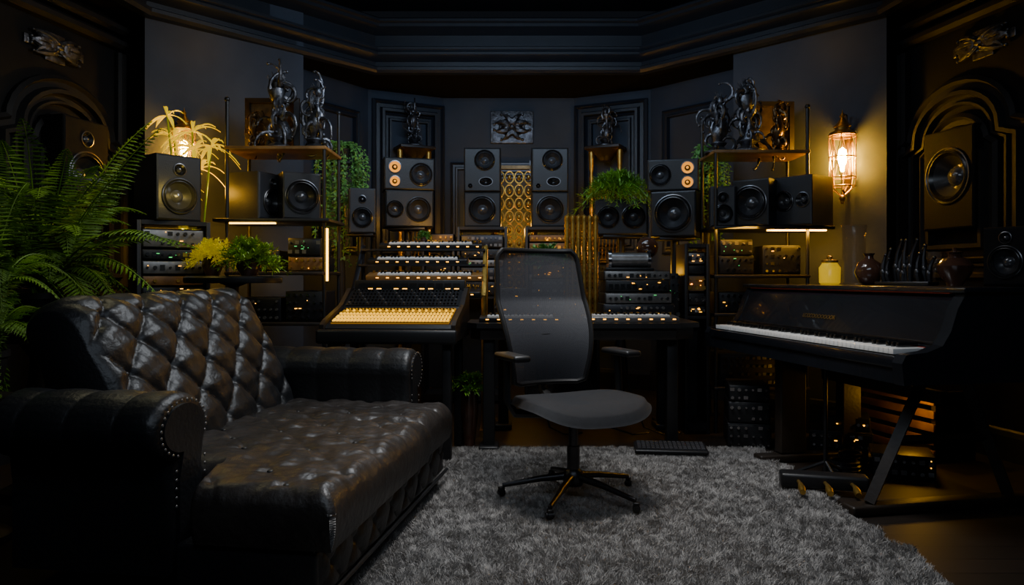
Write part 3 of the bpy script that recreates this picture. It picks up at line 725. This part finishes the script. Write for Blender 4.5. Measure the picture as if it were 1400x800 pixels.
MB().tube([(0,.02,.39),(0,.22,.40),(0,.32,.46),(0,.30,.60),(0,.34,.78)],[.03,.03,.025,.02,.012],8).out('back_spine',BLK,ch)
MB().box((0,.295,.70),(.36,.02,.09),bev=.008).out('lumbar_support',BLK,ch)
for sx in(-1,1):
    MB().tube([(sx*.12,.04,.39),(sx*.27,.06,.40),(sx*.30,.08,.46),(sx*.295,.09,.64)],[.02,.02,.018,.018],8).out('arm_post',BLK,ch)
    MB().box((sx*.29,.05,.660),(.085,.24,.03),bev=.013).out('armrest_pad',BLK,ch)
# ---------------- piano ----------------
PZ=rad(-79.3)
pn=root('black_piano',(1.77,3.92,0),PZ,'black satin piano with open keyboard on trestle stand','piano')
pr=[(-.35,.61),(-.36,.70),(-.34,.735),(-.24,.745),(-.17,.77),(-.13,.83),(-.10,.92),(-.06,.985),(.54,.985),(.55,.97),(.55,.61)]
def side(x,t,name):
    m=Matrix(((0,0,1,x),(1,0,0,0),(0,1,0,0),(0,0,0,1))); return MB().prism(pr,t,m).out(name,PIANO,pn,ang=25)
side(-.90,.06,'cheek'); side(.84,.06,'cheek')
MB().box((0,.10,.645),(1.68,.88,.07)).out('keybed',PIANO,pn,smooth=False)
MB().box((0,-.335,.70),(1.68,.03,.05),bev=.006).out('key_slip',PIANO,pn)
m=Matrix(((0,0,1,-.84),(1,0,0,0),(0,1,0,0),(0,0,0,1)))
MB().prism([(-.16,.75),(-.155,.765),(-.08,.955),(-.05,.98),(.53,.98),(.53,.68),(-.16,.68)],1.68,m).out('fallboard',PIANO,pn,ang=25)
MB().box((0,.245,.999),(1.84,.66,.022),bev=.006).out('lid',PIANO,pn)
MB().box((0,-.07,.985),(1.66,.012,.006)).out('felt_strip',FELT,pn)
MB().box((0,-.168,.752),(1.60,.006,.008)).out('felt_strip',FELT,pn)
MB().box((0,-.155,.775),(1.66,.008,.010),bev=.002).out('brass_strip',STEEL,pn)
kw=1.62/52; wk=MB().box((0,0,0),(kw*.90,.165,.024),bev=.002)
w0=wk.out('white_key',IVORY,pn,loc=(-.81+kw*.5,-.247,.741))
for i in range(1,52): copyto(w0,pn,(-.81+kw*(i+.5),-.247,.741))
b0=None
for i in range(51):
    if i%7 in(0,2,3,5,6):
        l=(-.81+kw*(i+1),-.214,.762)
        if b0 is None: b0=MB().box((0,0,0),(kw*.55,.098,.024),bev=.003).out('black_key',EBONY,pn,loc=l)
        else: copyto(b0,pn,l)
def text(body,size,parent,loc,rot,mat,name='lettering'):
    c=bpy.data.curves.new('t','FONT'); c.body=body; c.size=size; c.extrude=.0006; c.align_x='CENTER'
    o=bpy.data.objects.new('t',c); COL.objects.link(o); bpy.context.view_layer.update()
    me=bpy.data.meshes.new_from_object(o.evaluated_get(bpy.context.evaluated_depsgraph_get())); me.materials.clear(); me.materials.append(mat)
    bpy.data.objects.remove(o); t=bpy.data.objects.new(name,me); COL.objects.link(t); t.parent=parent; t.location=loc; t.rotation_euler=rot
text('LCCCOOOOOOOR',.032,pn,(-.02,-.132,.835),(rad(68),0,0),GOLD)
MB().box((-.30,-.12,.33),(.07,.16,.56),bev=.008).box((-.30,.25,.33),(.07,.12,.56),bev=.008).out('leg',WOODD,pn,smooth=False)
MB().tube([(.62,-.02,.61),(.62,-.30,.05)],.032,4).tube([(.62,.18,.61),(.62,.42,.05)],.032,4).tube([(.62,-.16,.32),(.62,.30,.32)],.022,4).out('leg',WOODD,pn,smooth=False)
for x,sp in((-.30,.22),(.62,.30)): MB().box((x,.06,.025),(.09,sp*2+.34,.045),bev=.012).out('foot',WOODD,pn)
MB().box((.16,.09,.50),(.9,.04,.06)).out('stretcher',WOODD,pn)
tag(MB().lathe([(.06,0),(.065,.01),(.065,.30),(.073,.35),(.070,.35),(.06,.30),(.058,.012),(1e-5,.012)],None,28).out('glass_vase',GLASS,loc=(2.02,4.32,1.011)),'tall smoked glass cylinder vase on the piano','vase')
tag(MB().lathe([(.03,0),(.055,.02),(.075,.07),(.06,.12),(.025,.145),(.022,.16),(.032,.175),(.028,.175),(.015,.15),(1e-5,.14)],None,28).out('ceramic_vase',CERB,loc=(1.99,4.08,1.011)),'round dark brown glazed vase on the piano','vase','dark glazed vases')
tag(MB().lathe([(.035,0),(.04,.012),(.075,.06),(.085,.10),(.06,.135),(.03,.145),(.032,.16),(.045,.168),(.012,.178),(.012,.19),(1e-5,.195)],None,28).out('ceramic_vase',CERB,loc=(2.24,3.70,1.011)),'squat lidded brown urn on the piano','vase','dark glazed vases')
e=root('candle_jar',(1.92,4.42,1.011),0,'yellow glowing glass candle jar on the piano','candle')
MB().lathe([(.05,0),(.06,.01),(.062,.10),(.045,.125),(.045,.13)],None,24).out('jar',YJAR,e); MB().lathe([(.047,.13),(.047,.145),(.015,.15),(.015,.17),(1e-5,.175)],None,20).out('lid',GOLD,e)
for q,(x,y) in enumerate(((2.36,3.58),(2.28,3.95))):
    o=MB().lathe([(.03,0),(.03,.005),(.006,.012),(.006,.07),(.03,.10),(.038,.15),(.034,.18),(.031,.18),(.034,.15),(1e-5,.10)],None,20).out('glass_goblet',GLASS,loc=(x,y,1.011)); tag(o,'small cut-glass goblet on the piano','goblet','glass goblets')
mb=MB(); rr=random.Random(44)
for k in range(13):
    x=-.12+k*.02; dx=rr.uniform(-.03,.05); h=rr.uniform(.14,.24); y=rr.uniform(-.03,.03)
    mb.tube([(x,y,.01),(x+dx*.3,y-.01,h*.35),(x+dx*.6,y,h*.7),(x+dx+.02,y,h)],[.014,.017,.011,.006],8)
    mb.sph((x+dx+.02,y,h),.010); mb.sph((x+dx*.3,y-.01,h*.4),(.018,.016,.026))
mb.box((0,0,.01),(.30,.10,.02),bev=.005)
tag(mb.out('metal_sculpture',STEEL,loc=(2.10,3.90,1.011),rot=(0,0,rad(-60))),'cluster of dark curved metal prongs on the piano','sculpture')
# ---------------- lamps ----------------
def lantern(loc,rz,label,bulb,sc=1.):
    e=root('wall_lantern',loc,rz,label,'wall lamp','wall lamps'); e.scale=(sc,sc,sc)
    MB().box((0,.108,.25),(.05,.012,.42),bev=.005).tube([(0,.10,.08),(0,.03,.02),(0,0,.04)],.008,8).tube([(0,.10,.44),(0,.07,.56),(0,0,.56)],.006,8).out('bracket',BRONZE,e)
    MB().lathe([(.092,.41),(.080,.43),(.050,.445),(.046,.46),(.058,.47),(.030,.50),(.014,.53),(.020,.545),(.006,.56),(1e-5,.59)],None,20).out('cap',GOLD,e)
    c=MB()
    for k in range(8):
        a=2*pi*k/8+.3; ca,sa=math.cos(a),math.sin(a)
        c.tube([(.02*ca,.02*sa,.0),(.075*ca,.075*sa,.05),(.085*ca,.085*sa,.12),(.082*ca,.082*sa,.42)],.003,6)
        for sg in(-1,1):
            c.tube([(.086*math.cos(a+sg*t*.8),.086*math.sin(a+sg*t*.8),.10+.30*t) for t in [i/10 for i in range(11)]],.0022,5)
    for z,r in((.06,.078),(.12,.086),(.26,.085),(.40,.084)): c.tube([(r*math.cos(2*pi*k/24),r*math.sin(2*pi*k/24),z) for k in range(24)],.0045,6,closed=True)
    c.sph((0,0,-.02),.022).sph((0,0,-.05),.012); c.out('cage',GOLD,e)
    MB().lathe([(.010,.16),(.014,.19),(.026,.23),(.030,.27),(.022,.31),(1e-5,.33)],None,20).out('bulb',bulb,e)
    return e
lantern((2.272,5.03,1.62),rad(-46),'brass filigree cage wall lantern with glowing bulb',BULB)
lantern((-2.25,5.02,1.72),rad(45),'brass filigree cage wall lantern behind yellow flowers',BULB2,.85)
# ---------------- plants ----------------
def leaf(mb,p,d,n,L,w,mi=0):
    d=Vector(d).normalized(); n=Vector(n); s=d.cross(n)
    if s.length<1e-5: s=d.orthogonal()
    s.normalize(); p=Vector(p); n=s.cross(d)
    mb.add([p,p+d*L*.35+s*w/2-n*w*.1,p+d*L*.75+s*w*.35-n*L*.06,p+d*L-n*L*.15,p+d*L*.75-s*w*.35-n*L*.06,p+d*L*.35-s*w/2-n*w*.1],[(0,1,2,3),(0,3,4,5)],mi)
def frond(mb,base,az,L,rise,droop,ll,rr,n=34):
    base=Vector(base); h=Vector((math.cos(az),math.sin(az),0)); pts=[]
    for i in range(n+1):
        t=i/n; pts.append(base+h*(L*(t*.75+.25*t*t))+Vector((0,0,rise*t-droop*t*t))+h.cross(Vector((0,0,1)))*.06*math.sin(t*2+az*3)*t)
    mb.tube(pts[::2],[.004*(1-i/(n/2+1))+.0015 for i in range(len(pts[::2]))],5)
    for i in range(3,n+1):
        t=i/n; d=(pts[i]-pts[i-1]).normalized(); sd=d.cross(Vector((0,0,1)))
        if sd.length<.05: sd=h.cross(Vector((0,0,1)))
        sd.normalize(); up=sd.cross(d)
        l=ll*(math.sin(pi*min(1,t*.92+.08))**.7)*(1.05-t*.5)+.008
        for s in(-1,1):
            dd=(sd*s+d*.45-Vector((0,0,1))*.25+up*.12*rr.uniform(-1,1)).normalized()
            leaf(mb,pts[i],dd,up,l*rr.uniform(.85,1.1),.0085+l*.03)
            # short notched lobes along the pinna
            nn=dd.cross(d).normalized(); pv=dd.cross(nn).normalized(); m=max(2,int(l/.022))
            for q in range(m):
                tt=(q+.6)/(m+.4); pp=pts[i]+dd*l*tt
                for g in(-1,1): leaf(mb,pp,pv*g+dd*1.1,nn,.013*(1.1-tt*.7),.004)
def fern(loc,pot_r,pot_h,n,L,label,seed,azr=(0,2*pi),rise=.7,droop=.75,ll=.10,mat=FERN,name='potted_fern',pm=CERD,group='potted ferns',extra=()):
    rr=random.Random(seed); e=root(name,loc,0,label,'plant',group)
    MB().lathe([(pot_r*.65,0),(pot_r*.95,pot_h*.85),(pot_r,pot_h*.86),(pot_r,pot_h),(pot_r*.88,pot_h),(pot_r*.86,pot_h*.9),(1e-5,pot_h*.9)],None,24).out('pot',pm,e)
    mb=MB()
    for k in range(n):
        az=azr[0]+(azr[1]-azr[0])*(k+rr.random())/n
        frond(mb,(rr.uniform(-.03,.03),rr.uniform(-.03,.03),pot_h*.9),az,L*rr.uniform(.45,1.1),rise*rr.uniform(.5,1.2),droop*rr.uniform(.5,1.2),ll*rr.uniform(.8,1.2),rr)
    for (az,l,ri,dr,lf) in extra: frond(mb,(0,0,pot_h*.9),az,l,ri,dr,lf,rr,44)
    mb.out('fronds',mat,e,smooth=False,fixn=False); return e
ped=root('plant_pedestal',(-2.28,3.55,0),0,'dark wooden plant pedestal with turned column','plant stand')
MB().lathe([(.17,0),(.17,.04),(.08,.08),(.05,.2),(.07,.45),(.05,.66),(.1,.74)],None,24).out('column',WOODD,ped); MB().cyl((0,0,.76),.17,.035,seg=28).out('top',WOODD,ped)
fern((-2.28,3.55,.779),.15,.20,46,.55,'large lush green fern with long arching fronds on pedestal',4,rise=1.1,droop=.85,ll=.12,
  extra=((-.15,.66,1.0,.22,.14),(.1,.52,1.15,.30,.13),(-.5,.66,.9,.35,.14),(-.3,.85,.95,.72,.12),(-.9,.5,1.05,.4,.13),(-1.6,.3,1.2,.5,.12),(-.05,.8,.85,.62,.12)))
ped=root('plant_pedestal',(-2.12,2.90,0),0,'low dark wooden plant stand','plant stand')
MB().lathe([(.12,0),(.12,.03),(.05,.08),(.05,.5),(.1,.55)],None,24).out('column',WOODD,ped); MB().cyl((0,0,.565),.13,.03,seg=28).out('top',WOODD,ped)
fern((-2.12,2.90,.581),.11,.18,34,.36,'dense green fern with drooping fronds on low stand',8,rise=1.0,droop=.85,ll=.09)
def ivy(loc,n,spread,L,label,seed,mat=IVY):
    rr=random.Random(seed); e=root('trailing_ivy',loc,0,label,'plant','trailing ivy plants')
    MB().lathe([(.05,0),(.07,.09),(.075,.10),(.06,.10),(1e-5,.09)],None,20).out('pot',CERD,e)
    mb=MB()
    for k in range(n):
        a=rr.uniform(0,2*pi); r=spread*rr.uniform(.4,1); l=L*rr.uniform(.35,1); pts=[]
        for i in range(24):
            t=i/23; q=min(1,t*4); pts.append(Vector((math.cos(a)*r*q+rr.uniform(-.006,.006),math.sin(a)*r*q*.6,.10+.05*math.sin(q*pi)-l*max(0,t-.12))))
        mb.tube(pts,.002,4)
        for p in pts[1:]:
            for z in range(4): leaf(mb,p+Vector((rr.uniform(-.012,.012),rr.uniform(-.012,.012),rr.uniform(-.02,.02))),(rr.uniform(-1,1),rr.uniform(-1,.5),rr.uniform(-1,.2)),(rr.uniform(-.4,.4),-.6,.6),rr.uniform(.018,.034),.016)
    mb.out('vines',mat,e,smooth=False,fixn=False); return e
ivy((-1.34,5.75,1.96),36,.22,1.10,'long trailing green ivy spilling from a pot',2)
stand((-1.34,5.75,0),1.959,.16,'slim tall black plant stand')
ivy((1.50,5.62,1.91),28,.17,.95,'long trailing green ivy behind the shelving',5)
stand((1.50,5.62,0),1.909,.14,'slim tall black plant stand')
def bush(loc,pot_r,pot_h,n,Rr,label,seed,mat,ll=.04,group='bushy potted plants',droop=.45,wf=.35,per=5):
    rr=random.Random(seed); e=root('potted_plant',loc,0,label,'plant',group)
    MB().lathe([(pot_r*.6,0),(pot_r,pot_h*.5),(pot_r*.9,pot_h),(pot_r*.75,pot_h),(1e-5,pot_h*.92)],None,22).out('pot',CERB,e)
    mb=MB()
    for k in range(n):
        a=rr.uniform(0,2*pi); el=rr.uniform(.1,1.4); L=Rr*rr.uniform(.6,1.1); pts=[]
        d=Vector((math.cos(a)*math.cos(el),math.sin(a)*math.cos(el),math.sin(el)))
        for i in range(8):
            t=i/7; pts.append(Vector((0,0,pot_h*.9))+d*L*t-Vector((0,0,1))*L*droop*t*t)
        mb.tube(pts,.002,4)
        for p in pts[2:]:
            for z in range(per): leaf(mb,p,(d+Vector((rr.uniform(-1,1),rr.uniform(-1,1),rr.uniform(-.8,.6)))*1.1),(0,0,1),ll*rr.uniform(.7,1.3),ll*wf)
    mb.out('foliage',mat,e,smooth=False,fixn=False)
bush((.80,5.58,1.647),.07,.10,170,.32,'bright green grassy plant on top of wide speaker',3,BUSHG,.05,droop=.75,wf=.16,per=4)
bush((-1.50,4.17,1.061),.07,.10,90,.20,'green leafy plant in a round pot on side table',6,LIME,.035)
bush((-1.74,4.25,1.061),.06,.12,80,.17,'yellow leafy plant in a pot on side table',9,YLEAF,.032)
bush((.24,5.0,1.143),.05,.05,80,.16,'small green leafy plant on desk gear',12,IVY,.03)
bush((-.27,4.60,0),.06,.42,50,.12,'green leafy plant in a tall pot under the desk',15,BUSHG,.04)
bush((-.63,5.26,1.315),.03,.03,26,.07,'tiny green plant on the top keyboard',19,IVY,.02)
e=root('side_table',(-1.60,4.2,0),0,'round dark pedestal side table with potted plants','side table')
MB().lathe([(.27,1.02),(.275,1.03),(.275,1.05),(.26,1.06),(1e-5,1.06)],None,36,sx=1,sy=.75).out('top',BLK,e)
MB().lathe([(.16,0),(.16,.02),(.03,.06),(.03,.5),(.045,.6),(.03,.7),(.03,1.0),(.08,1.02)],None,20).out('pedestal',WOODD,e)
e=root('yellow_flower_plant',(-2.08,4.78,0),0,'tall yellow lily-like flowers in a floor vase','plant')
MB().lathe([(.06,0),(.09,.2),(.08,.5),(.05,.75),(.06,.85),(.05,.85),(1e-5,.8)],None,24).out('vase',CERD,e)
mb=MB(); st=MB(); rr=random.Random(5)
for (hx,hy,hz,n,L) in((.0,-.02,2.00,11,.20),(-.13,.0,1.96,10,.18),(.13,-.04,1.90,11,.19),(.05,-.02,1.76,10,.17),(-.15,-.05,2.10,8,.14),(-.06,-.05,1.64,8,.15),(.02,-.04,1.88,10,.16),(-.08,-.04,1.80,10,.16)):
    st.tube([(0,0,.8),(hx*.5,hy*.5,1.3),(hx,hy,hz)],.006,6)
    for k in range(n):
        a=2*pi*k/n+rr.uniform(-.3,.3); h=Vector((math.cos(a),math.sin(a)*.6,0)); el=rr.uniform(-.1,1.0); pts=[]
        for i in range(7):
            t=i/6; pts.append(Vector((hx,hy,hz))+h*L*t*math.cos(el*.6)+Vector((0,0,L*(el*t-.70*t*t))))
        vs=[];fs=[]
        sd=h.cross(Vector((0,0,1)))
        for i,p in enumerate(pts):
            w=.021*math.sin(pi*(i+.4)/6.6); vs+= [p-sd*w,p-Vector((0,0,.006)),p+sd*w]
        for i in range(6): fs+=[(i*3,i*3+1,i*3+4,i*3+3),(i*3+1,i*3+2,i*3+5,i*3+4)]
        mb.add(vs,fs)
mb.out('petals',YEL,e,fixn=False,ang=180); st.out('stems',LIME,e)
# ---------------- rug ----------------
rug=root('shag_rug',(0,0,0),0,'thick grey shag rug on the dark floor','rug')
RX0,RX1,RY0,RY1=-.75,1.50,1.7,4.45
MB().box(((RX0+RX1)/2,(RY0+RY1)/2,.006),(RX1-RX0-.02,RY1-RY0-.02,.011)).out('backing',RUGB,rug)
rng=np.random.default_rng(3)
def nfield(res,seed):
    g=np.random.default_rng(seed).standard_normal((res+2,res+2))
    def f(u,v):
        x=u*res;y=v*res;i=np.clip(x.astype(int),0,res);j=np.clip(y.astype(int),0,res);a=x-i;b=y-j;a=a*a*(3-2*a);b=b*b*(3-2*b)
        return g[i,j]*(1-a)*(1-b)+g[i+1,j]*a*(1-b)+g[i,j+1]*(1-a)*b+g[i+1,j+1]*a*b
    return f
NB=320000
u=rng.random(NB); v=rng.random(NB)
x=RX0+u*(RX1-RX0)+.02*nfield(30,21)(v,u)*(u>.97); y=RY0+v*(RY1-RY0)
f1,f2,f3,f4=nfield(40,1),nfield(40,2),nfield(110,4),nfield(110,5)
lx=(f1(u,v)*.003+f3(u,v)*.006+rng.normal(0,.006,NB)); ly=(f2(u,v)*.003+f4(u,v)*.006+rng.normal(0,.006,NB))-.002
hh=.018+.002*nfield(90,8)(u,v)+rng.normal(0,.003,NB); hh=np.clip(hh,.008,.03)
ang=rng.random(NB)*2*np.pi; w=.0016; wx=np.cos(ang)*w; wy=np.sin(ang)*w
V=np.zeros((NB,5,3))
V[:,0]=np.stack([x-wx,y-wy,np.full(NB,.01)],1); V[:,1]=np.stack([x+wx,y+wy,np.full(NB,.01)],1)
V[:,2]=np.stack([x+wx*.8+lx*.4,y+wy*.8+ly*.4,.01+hh*.6],1); V[:,3]=np.stack([x-wx*.8+lx*.4,y-wy*.8+ly*.4,.01+hh*.6],1)
V[:,4]=np.stack([x+lx*1.2,y+ly*1.2,.01+hh],1)
me=bpy.data.meshes.new('pile'); me.vertices.add(NB*5); me.vertices.foreach_set('co',V.ravel())
b=np.arange(NB)*5
li=np.stack([b,b+1,b+2,b+3,b+3,b+2,b+4],1).ravel()
me.loops.add(NB*7); me.loops.foreach_set('vertex_index',li.astype(np.int32))
me.polygons.add(NB*2); ls=np.stack([np.arange(NB)*7,np.arange(NB)*7+4],1).ravel(); me.polygons.foreach_set('loop_start',ls.astype(np.int32))
me.update(calc_edges=True); me.validate(); me.materials.append(PILE)
po=bpy.data.objects.new('pile',me); COL.objects.link(po); po.parent=rug; po['kind']='stuff'
# ---------------- floor things ----------------
e=root('computer_keyboard',(.93,4.30,0.026),rad(-6),'black computer keyboard lying on the floor by the rug','computer keyboard')
kb=MB().box((0,0,.025),(.42,.17,.022),RX(rad(6)),bev=.008)
for r in range(5):
    for i in range(15): kb.box((-.182+i*.026,-.056+r*.028,.040),(.020,.021,.010),RX(rad(6)),mi=1)
kb.out('key_deck',[BLK,KEYC],e)
for q,(x,y,z,w,d,h,st) in enumerate([(1.50,4.68,0,.26,.34,.15,2),(1.50,4.68,.152,.25,.34,.13,2),(1.50,4.68,.284,.24,.32,.10,2),(1.95,4.35,0,.34,.25,.16,2),(2.1,3.95,0,.30,.25,.12,2),(1.98,4.35,.162,.26,.2,.08,2)]):
    gear((x,y,z),rad(-12 if q<3 else -22),w,d,h,201+q,'black amplifier unit on the floor under the piano' if q in(0,3,4) else 'black amplifier stacked on another under the piano',st,name='floor_amplifier',group='floor amplifiers',lit=q>2)
for q,(x,y,s) in enumerate(((1.78,3.92,.10),(1.90,4.10,.08),(2.28,4.22,.10))):
    mb=MB()
    for k in range(4):
        mb.tube([(s*(1-.1*k)*math.cos(t),s*(1-.1*k)*math.sin(t),.012+.018*k) for t in [2*pi*i/24 for i in range(24)]],.011,6,closed=True)
    tag(mb.out('cable_coil',RUB,loc=(x,y,0)),'coil of thick black cable lying on the floor','cable','coiled cables')
e=root('piano_pedal_unit',(1.50,3.50,0.02),rad(-14),'gold piano pedals on a black floor board','pedals')
MB().box((0,.06,.045),(.40,.10,.07),bev=.015).out('housing',BLK,e)
for k in range(3): MB().tube([(0,.02,.045),(0,-.05,.050),(0,-.11,.042),(0,-.14,.036)],[.008,.010,.018,.014],12).out('pedal',GOLD,e,loc=(-.12+k*.12,0,0))
e=root('microphone_stand',(1.62,3.78,0),0,'black slim pole stand on tripod feet','stand')
MB().cyl((0,0,.30),.010,.60).out('pole',STEEL,e)
for k in range(3):
    a=rad(30+120*k); MB().tube([(0,0,.10),(math.cos(a)*.18,math.sin(a)*.18,.012)],.009,8).out('foot',STEEL,e)
e=root('slatted_crate',(2.45,4.45,0),rad(-75),'slatted warm wooden crate against the panelled wall','crate')
for i in range(5): MB().box((0,-.15,.05+i*.075),(.6,.02,.045),bev=.003).out('slat',WOODM,e)
for sx in(-1,1): MB().box((sx*.28,0,.2),(.03,.28,.40)).out('side',WOODD,e)
for i,(x0,x1) in enumerate(((.15,.35),(.5,.8),(.75,1.0))):
    o=MB().tube([(x0,4.9,.675),(x0+.02,4.85,.35),((x0+x1)/2,4.85,.06),(x1,4.85,.012),(x1+.12,4.9,.012)],.006,6).out('cable',RUB); tag(o,'thin black cable drooping from the desk to floor','cable','desk cables')
# ---------------- lights ----------------
def area(loc,tgt,sx,sy,e,col):
    l=bpy.data.lights.new('area','AREA'); l.shape='RECTANGLE'; l.size=sx; l.size_y=sy; l.energy=e; l.color=col
    o=bpy.data.objects.new('area_light',l); COL.objects.link(o); o.location=loc
    o.rotation_euler=(Vector(tgt)-Vector(loc)).to_track_quat('-Z','Y').to_euler(); return o
def spot(loc,tgt,deg,blend,e,col,s=.3):
    l=bpy.data.lights.new('spot','SPOT'); l.spot_size=rad(deg); l.spot_blend=blend; l.energy=e; l.color=col; l.shadow_soft_size=s
    o=bpy.data.objects.new('spot_light',l); COL.objects.link(o); o.location=loc
    o.rotation_euler=(Vector(tgt)-Vector(loc)).to_track_quat('-Z','Y').to_euler(); return o
def pt(loc,e,col=(1,.5,.14),s=.05):
    l=bpy.data.lights.new('point','POINT'); l.energy=e; l.color=col; l.shadow_soft_size=s
    o=bpy.data.objects.new('point_light',l); COL.objects.link(o); o.location=loc; return o
spot((.30,3.0,3.2),(.32,3.05,0),68,1.,250,(1,.985,.97))
area((.2,3.6,3.1),(-.1,3.5,0),1.2,1.0,11,(.92,.95,1))
area((0,4.6,2.7),(0,6.9,1.9),2.0,.3,16,(.55,.74,1))
area((.2,.6,2.7),(.2,5.5,1.0),2.5,.6,19,(.72,.84,1))
area((-.1,4.0,2.75),(-1.35,2.9,.5),.9,.5,20,(.88,.94,1))  # added fill to light the sofa leather, no fixture there
spot((.7,3.4,2.7),(1.6,3.9,.75),46,.9,60,(.95,.97,1),.15)  # added spot to brighten the piano keys, no fixture there
W=(1,.48,.035)
area((-1.69,4.80,1.40),(-1.72,5.2,.95),.35,.05,3,W); area((-2.25,4.75,1.36),(-2.25,5.2,1.0),.3,.05,4,W)
area((1.95,4.92,1.36),(1.95,5.35,1.0),.4,.05,4,W); area((1.5,4.9,1.38),(1.55,5.3,.9),.3,.05,2,W)
pt((-1.95,4.78,1.62),2.5,W,.04)
pt((-.6,5.50,1.5),3,W); pt((.3,5.6,1.25),3,W); pt((.03,6.85,1.5),12,W)
pt((-.95,6.45,1.6),4,W); pt((.95,6.45,1.6),4,W); pt((2.25,4.1,.35),1.8,W); pt((-.45,4.88,.90),1.2,W); pt((1.0,5.5,1.1),2.5,W)
pt((-1.9,4.2,1.55),1.5,(1,.7,.12)); pt((-2.0,5.0,2.70),.8,W,.1); pt((2.05,5.0,2.70),.8,W,.1)  # the high pair is added to warm the cornice, no lamp there
pt((-1.85,3.35,1.95),4.0,(1,.92,.55),.15)  # added point to brighten the fern, no lamp there
w=bpy.data.worlds.new('world'); scn.world=w; w.use_nodes=True
w.node_tree.nodes['Background'].inputs[0].default_value=(.5,.6,.8,1); w.node_tree.nodes['Background'].inputs[1].default_value=.008
